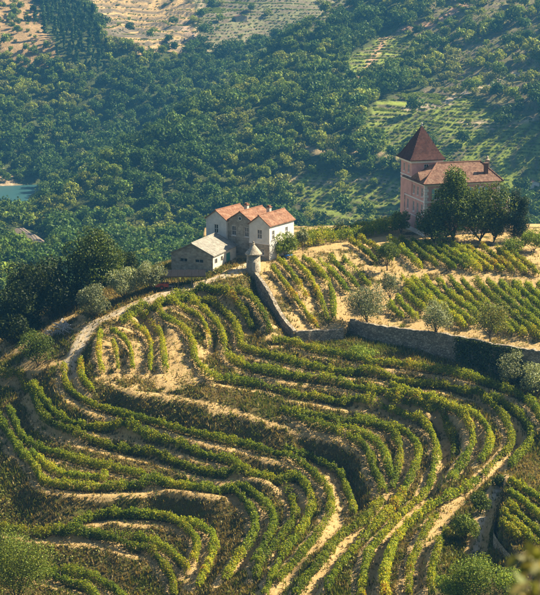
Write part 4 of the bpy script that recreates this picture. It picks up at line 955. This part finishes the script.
o = ribbon_wall('retaining_wall', '', pw[3:5], -7, 0, 0.35, 'rubble_stone', -1); tag(o, 'short low stone wall under the dry vine plot beside the olive', 'stone wall')
o = ribbon_wall('retaining_wall', '', pw[5:], -6, 0, 0.35, 'rubble_stone', -1); tag(o, 'long high stone retaining wall under the large vine plot at right', 'stone wall')
sw = [P(505, 480, -15.4), P(505, 497, -15.6), P(497, 519, -16.0), P(500, 533, -16.3), P(515, 553, -16.9)]
o = ribbon_wall('retaining_wall', '', sw, -15.5, 0, 0.4, 'rubble_stone', 1); tag(o, 'little curved stone wall beside the sunken path at lower right', 'stone wall')

# ------------------------------------------------------------------ near trees and shrubs
def at_(px, py, dz=-0.1): g = ground(px, py); g[2] += dz; return g
def behind(px, py, Y, h):      # crown centre seen at px,py at distance Y; the base is found below it
    d = ray(px, py); t = Y/d[1]; x, y = d[0]*t, d[1]*t; return np.array([x, y, CAMZ+d[2]*t-h])
for (px, py, Y, h, rx, lab) in [(93, 255, 296, 8.6, 6.6, 'largest dark oak of the group left of the barn'), (52, 283, 292, 8.5, 6.3, 'dark oak second from the left edge, behind the heap of branches'), (14, 308, 288, 8.0, 6.0, 'dark oak crowding the left edge above the dirt spur'), (118, 268, 305, 6.5, 4.2, 'smaller dark oak between the largest oak and the olives'), (28, 270, 306, 7.5, 5.2, 'dark oak rearmost of the group at the left edge')]:
    bs = behind(px, py, Y, h); gzz = float(gz(bs[0], bs[1])); H_ = h*1.55
    bs[2] = min(bs[2], gzz) if gzz > bs[2]-6 else bs[2]
    tree('oak_tree', lab, 'oak', bs, H_+max(0, 0), rx, MID if px > 80 else DARK, 11000, 0.42, 'round', 0.06, 0.45, 46, group='dark oaks left of the track', nl=10)
for (px, py, h, rx, lab) in [(94, 318, 6.3, 3.0, 'grey-green olive tree left of the track bend, nearest the branches'), (124, 299, 6.0, 2.9, 'grey-green olive tree beside the track, middle one of the three'), (150, 291, 6.2, 2.7, 'grey-green olive tree nearest the shelter and barn')]:
    tree('olive_tree', lab, 'olive tree', at_(px, py), h, rx, OLIVE, 5600, 0.26, 'round', 0.04, 0.2, 55, group='olive trees along the track')
tree('round_shrub', 'dark green round shrub alone on the dry slope at left', 'shrub', at_(38, 367), 7.0, 3.4, OAK, 5200, 0.26, 'round', 0.04, 0.12, 45)
tree('olive_tree', 'large grey-green olive at the corner of the dry vine plot', 'olive tree', at_(367, 323), 7.0, 3.7, OLIVE, 6200, 0.24, 'round', 0.06, 0.2, 60)
tree('olive_tree', 'slender olive standing behind the large plot-corner olive', 'olive tree', at_(390, 305), 6.4, 1.9, OLIVE, 2600, 0.22, 'round', 0.25, 0.12, 34)
tree('olive_tree', 'bushy olive on the edge above the retaining wall', 'olive tree', at_(436, 335), 6.2, 2.6, OLIVE, 4200, 0.22, 'round', 0.03, 0.14, 45)
tree('chestnut_tree', 'yellow-green small tree on a bare trunk above the stone wall', 'tree', at_(490, 344), 7.2, 3.5, [(0.09, 0.11, 0.02), (0.14, 0.15, 0.03), (0.19, 0.17, 0.04)], 3400, 0.26, 'round', 0.28, 0.13, 48)
tree('orchard_tree', 'dark green small tree among the vines left of the manor', 'tree', at_(387, 271), 6.0, 2.3, OAK, 3000, 0.26, 'round', 0.2, 0.12, 38)
tree('grey_bush', 'grey-green bush against the ivy wall, left of two', 'bush', at_(512, 386), 5.8, 2.9, OLIVE, 4000, 0.24, 'round', 0.02, 0.12, 45)
tree('grey_bush', 'grey-green bush at the right edge below the wall', 'bush', at_(536, 396), 5.8, 2.9, OLIVE, 4000, 0.24, 'round', 0.02, 0.12, 45)
tree('shade_tree', 'tall green pointed tree in front of the manor', 'tree', at_(453, 241), 14.4, 7.4, [(0.05, 0.085, 0.012), (0.08, 0.12, 0.016), (0.12, 0.155, 0.02)], 11000, 0.36, 'cone', 0.02, 0.28, 90)
tree('shade_tree', 'broad dark green tree in front of the manor, right of the pointed one', 'tree', at_(480, 242), 12.0, 5.6, OAK, 11000, 0.36, 'round', 0.05, 0.28, 75)
tree('shade_tree', 'low dark tree before the left corner of the manor', 'tree', at_(434, 242), 7.6, 4.0, OAK, 6200, 0.34, 'round', 0.04, 0.2, 50)
tree('shade_tree', 'low dark tree rightmost beside the manor front', 'tree', at_(494, 242), 7.5, 3.0, MID, 5600, 0.34, 'round', 0.04, 0.2, 50)
CYP = [(0.012, 0.024, 0.010), (0.020, 0.036, 0.012), (0.03, 0.05, 0.014)]
tree('cypress_tree', 'taller dark cypress right of the manor', 'cypress', at_(514, 242), 11.2, 1.45, CYP, 5200, 0.24, 'column', 0.03, 0.14, 60, group='pair of cypresses')
tree('cypress_tree', 'shorter dark cypress at the right of the pair', 'cypress', at_(522.5, 242), 9.0, 1.2, CYP, 4200, 0.24, 'column', 0.03, 0.12, 50, group='pair of cypresses')
tree('climber_bush', 'leafy bright green bush at the corner of the white house', 'bush', at_(285, 257), 5.0, 2.9, BRIGHT, 5200, 0.25, 'round', 0.02, 0.1, 40)
tree('grey_tree', 'small grey-green tree between the house bush and the pergola', 'tree', at_(303, 252), 4.9, 1.7, OLIVE, 2600, 0.24, 'round', 0.25, 0.12, 34)
tree('garden_shrub', 'yellow-green shrub left of the manor wall', 'shrub', at_(401, 234), 5.2, 2.2, BRIGHT, 3000, 0.28, 'round', 0.05, 0.12, 36)
tree('garden_shrub', 'bright leafy shrub below the cypresses', 'shrub', at_(512, 255), 3.2, 2.4, BRIGHT, 3000, 0.26, 'round', 0.0, 0.1, 36)
tree('garden_shrub', 'bright leafy shrub at the right edge beside the cypresses', 'shrub', at_(534, 252), 4.6, 2.8, BRIGHT, 3600, 0.26, 'round', 0.0, 0.1, 40)
tree('garden_shrub', 'bright vine thicket between the two curved banks under the dry plot', 'shrub', at_(362, 358), 2.0, 2.6, BRIGHT, 2600, 0.22, 'round', 0.0, 0.06, 40)
tree('willow_tree', 'feathery bright green tree at the lower left corner', 'tree', at_(17, 607), 12.0, 5.4, [(0.09, 0.13, 0.014), (0.14, 0.185, 0.018), (0.20, 0.225, 0.028)], 13000, 0.24, 'round', 0.1, 0.25, 110)
for (px, py, h, rx, lab) in [(478, 600, 6.2, 3.9, 'largest bright bush at the bottom edge near the sunken path'), (452, 602, 3.6, 2.4, 'lower bright bush at the bottom edge, left of the largest'), (512, 601, 4.6, 2.6, 'bright bush at the bottom edge under the little stone wall'), (466, 541, 4.2, 2.0, 'green bush left of the sunken path, lower of two'), (480, 513, 3.2, 1.6, 'dark green bush left of the sunken path, upper of two'), (499, 487, 2.0, 1.4, 'small dark bush at the head of the sunken path')]:
    tree('path_bush', lab, 'bush', at_(px, py), h, rx, BRIGHT if py > 520 else OAK, int(900*rx*1.6), 0.24, 'round', 0.0, 0.08, 44)
# ivy over the right part of the long wall
iv = resample(pw[6:], 0.5); iv = iv[(iv[:, 0] > P(456, 338, -6)[0]) & (iv[:, 0] < P(522, 350, -5.7)[0])]
n_ = 5200; k = RNG.integers(0, len(iv), n_); hh = RNG.random(n_)
base = iv[k][:, :2]; zt_ = gz(base[:, 0], base[:, 1]+1.5)+0.3; zb = gz(base[:, 0]-0.4, base[:, 1]-1.8)
C = np.stack([base[:, 0]+RNG.normal(size=n_)*0.3, base[:, 1]-0.45-0.5*RNG.random(n_)-0.4*(1-hh), zb+(zt_-zb)*hh], 1); o0 = np.array([iv[0][0], iv[0][1], iv[0][2]])
o = leaves('ivy', C-o0, 0.3*(0.7+0.6*RNG.random(n_)), mixcols(DARK+OAK, n_), 'tree_leaf', None, np.tile([0, -1.0, 0.4], (n_, 1))); o.location = o0; tag(o, 'dark ivy sheet hanging over the long retaining wall', 'ivy')
# heap of cut branches
hb = ground(63, 333); e = empty('branch_heap', tuple(hb)); tag(e, 'heap of bleached cut branches beneath the oaks left of the track', 'branches')
for k in range(90):
    b = MB(); a = RNG.random()*6.28; c = RNG.normal(size=2)*np.array([1.2, 0.8]); L_ = 0.8+1.5*RNG.random(); z_ = (0.2+1.7*RNG.random())*math.exp(-c[0]**2/3)
    d_ = np.array([math.cos(a), math.sin(a), RNG.normal()*0.3])*L_/2; m_ = np.array([c[0], c[1], z_]); b.tube([m_-d_, m_+d_*0.1+(0, 0, 0.1), m_+d_], [0.08, 0.065, 0.03], 5); b.build('branch', 'grey_wood', e)

# ------------------------------------------------------------------ dry grass, weeds on the banks
n_ = 170000; x = RNG.uniform(-58, 58, n_); y = RNG.uniform(195, 318, n_)
i = ((y-Y0)/G0).astype(int); j = ((x-X0)/G0).astype(int); br = bare[i, j]; z = gz(x, y)
u, v, _ = project(x, y, z); bnn = fbm(x*0.22+4, y*0.22, 3)
k = (u > -8) & (u < 548) & (v > 250) & (v < 605) & (RNG.random(n_) < np.where(br < 0.5, 0.95, 0.16)) & (~MP[i, j] | (RNG.random(n_) < 0.4)) & (bnn > -0.8)
x, y, z, bnn = x[k], y[k], z[k], bnn[k]; n_ = len(x)
V = []; Fn = 3
a = RNG.random((n_, Fn))*6.283; hgt = (0.16+0.55*RNG.random((n_, Fn)))*(0.7+0.6*np.clip(bnn+0.4, 0, 1))[:, None]; w = 0.05+0.07*RNG.random((n_, Fn))
c = np.stack([x, y, z-0.03], 1)[:, None, :]+np.concatenate([RNG.normal(size=(n_, Fn, 2))*0.14, np.zeros((n_, Fn, 1))], 2)
sd = np.stack([np.cos(a), np.sin(a), a*0], 2)*w[..., None]; tip = np.stack([np.sin(a)*0.4*hgt, -np.cos(a)*0.4*hgt, hgt], 2)+RNG.normal(size=(n_, Fn, 3))*0.06
V = np.stack([c-sd, c+sd, c+tip], 2).reshape(-1, 3); F = np.arange(len(V)).reshape(-1, 3)
o = mesh_np('dry_grass', V, F, 'dry_blade'); tag(o, 'dry grass tufts on the terrace banks and path edges', 'grass', None, 'stuff')
g_ = RNG.random(n_) < np.clip(0.32+1.3*bnn, 0.10, 0.9)
col = np.where(g_[:, None], mixcols([(0.075, 0.10, 0.012), (0.14, 0.16, 0.02)], n_), mixcols([(0.26, 0.19, 0.065), (0.18, 0.135, 0.042), (0.36, 0.28, 0.11), (0.12, 0.09, 0.03)], n_))
a_ = o.data.attributes.new('leaf', 'FLOAT_COLOR', 'FACE'); c4 = np.ones((n_, Fn, 4), np.float32); c4[..., :3] = col[:, None, :]; a_.data.foreach_set('color', c4.ravel())
n_ = 130000; x = RNG.uniform(-58, 58, n_); y = RNG.uniform(195, 300, n_); i = ((y-Y0)/G0).astype(int); j = ((x-X0)/G0).astype(int); z = gz(x, y); u, v, _ = project(x, y, z)
bnn = fbm(x*0.16+11, y*0.16, 4); k = (u > -8) & (u < 548) & (v < 605) & (bare[i, j] < 0.35) & ~MP[i, j] & (bnn > 0.02+0.2*RNG.random(n_)); x, y, z, bnn = x[k], y[k], z[k], bnn[k]; n_ = len(x)
C = np.stack([x, y, z+0.05+RNG.random(n_)*(0.2+1.2*np.clip(bnn-0.05, 0, 1))], 1)
tag(leaves('bank_weeds', C, 0.2+0.2*RNG.random(n_), mixcols([(0.09, 0.115, 0.012), (0.15, 0.17, 0.02), (0.23, 0.22, 0.03)], n_), 'tree_leaf', None, np.tile([0, -0.3, 0.8], (n_, 1))), 'low green weeds growing in patches on the banks', 'weeds', None, 'stuff')

# ------------------------------------------------------------------ things far off
rl = RL
def strip(W, off, wd, dz):
    T = np.gradient(W[:, :2], axis=0); T /= np.linalg.norm(T, axis=1)[:, None]+1e-9; Nn = np.stack([-T[:, 1], T[:, 0]], 1); zz = W[:, 2].max()*0.5+W[:, 2]*0.5+dz
    V = [];  F = []
    for i in range(len(W)):
        for q in (off-wd/2, off+wd/2): V.append((*(W[i, :2]+Nn[i]*q), zz[i]))
        V.append((*(W[i, :2]+Nn[i]*(off+wd/2+1.2*(wd > 1))), zz[i]-(3 if wd > 1 else 0.15))); V.append((*(W[i, :2]+Nn[i]*(off-wd/2-1.2*(wd > 1))), zz[i]-(3 if wd > 1 else 0.15)))
    for i in range(len(W)-1):
        b = i*4; F += [(b, b+1, b+5, b+4), (b+1, b+2, b+6, b+5), (b+3, b, b+4, b+7)]
    return V, F
T = np.gradient(rl[:, :2], axis=0); T /= np.linalg.norm(T, axis=1)[:, None]+1e-9; Nn = np.stack([-T[:, 1], T[:, 0]], 1)
zc = np.linspace(rl[0, 2], rl[-1, 2], len(rl))*0.5+0.5*np.convolve(np.pad(rl[:, 2], 4, 'edge'), np.ones(9)/9, 'valid')+1.0
prof = [(-9, -5.5), (-1.9, 0), (1.9, 0), (9, -5.5)]
V = [(*(rl[i, :2]+Nn[i]*q), zc[i]+w) for i in range(len(rl)) for q, w in prof]; F = [(i*4+c, i*4+c+1, i*4+c+5, i*4+c+4) for i in range(len(rl)-1) for c in range(3)]
o = mesh_np('railway', V, F, 'rail_ballast'); tag(o, kind='structure')
for q in (-0.75, 0.75):
    b = MB(); b.tube([(*(rl[i, :2]+Nn[i]*q), zc[i]+0.1) for i in range(len(rl))], 0.1, 4); b.build('rail', 'steel', o)
for px, py, w_, d_, h_, lab, m_ in [(530, 191, 5, 4, 3, 'tiny white hut on the terraces right of the manor', 'white_plaster'), (236, 22, 9, 6, 4, 'tiny ruined stone hut among the far grey terraces', 'house_stone')]:
    g = hillhit(px, py); e = empty('field_hut', tuple(g), R(20)); tag(e, lab, 'hut')
    wall(e, (0, 0, 0), 0, w_, h_, m_, [(w_*0.4, w_*0.6, 0.1, 2.1, 'grey_wood')], 1.0, -3); wall(e, (w_, 0, 0), PI2, d_, h_, m_, [], 0, -3); wall(e, (w_, d_, 0), 2*PI2, w_, h_, m_, [], 1.0, -3); wall(e, (0, d_, 0), 3*PI2, d_, h_, m_, [], 0, -3)
    gable_roof(e, 0, w_, 0, d_, h_, 1.0, 'brown_tile', 0.25)
# ------------------------------------------------------------------ shrub close to the photographer, out of focus
fb = empty('roadside_shrub', (0.98, 5.2, float(hz(0.98, 5.2)))); tag(fb, 'blurred leafy twigs of a near shrub in the lower right corner', 'shrub')
o0 = np.array(fb.location); tips = []
for px, py, Y in [(538, 556, 5.0), (528, 568, 5.2), (541, 575, 4.8), (520, 588, 5.3), (535, 592, 5.0), (548, 565, 5.1), (515, 598, 5.1)]:
    d = ray(px, py); tips.append(d*(Y/d[1])+np.array([0, 0, CAMZ]))
C = []
for t in tips:
    b = MB(); q = t-o0; b.tube([(0, 0, -0.1), (q[0]*0.5, q[1]*0.3, q[2]*0.5), tuple(q)], [0.03, 0.02, 0.006], 6); b.build('stem', 'bark', fb, True)
    for f in np.linspace(0.55, 1, 10): C.append(q*np.array([f, f, f])+RNG.normal(size=3)*0.012)
    C += [q+RNG.normal(size=3)*0.025 for _ in range(7)]
C = np.array(C); leaves('foliage', C, 0.045+0.03*RNG.random(len(C)), mixcols([(0.16, 0.17, 0.06), (0.22, 0.21, 0.09), (0.10, 0.12, 0.03), (0.35, 0.28, 0.10)], len(C)), 'tree_leaf', fb, None, 0.6)
# ------------------------------------------------------------------ the air of the valley
m, n, out = mat('valley_haze'); pv = N(n, 'ShaderNodeVolumePrincipled'); pv.inputs['Color'].default_value = (0.14, 0.52, 1.0, 1); pv.inputs['Density'].default_value = 0.000115; pv.inputs['Anisotropy'].default_value = 0.3
n.links.new(pv.outputs[0], out.inputs['Volume'])
b = MB(); b.box((-665, -80, -125), (665, 1725, 230)); o = b.build('haze', 'valley_haze'); tag(o, 'thin blue haze filling the valley air', 'haze', None, 'stuff')
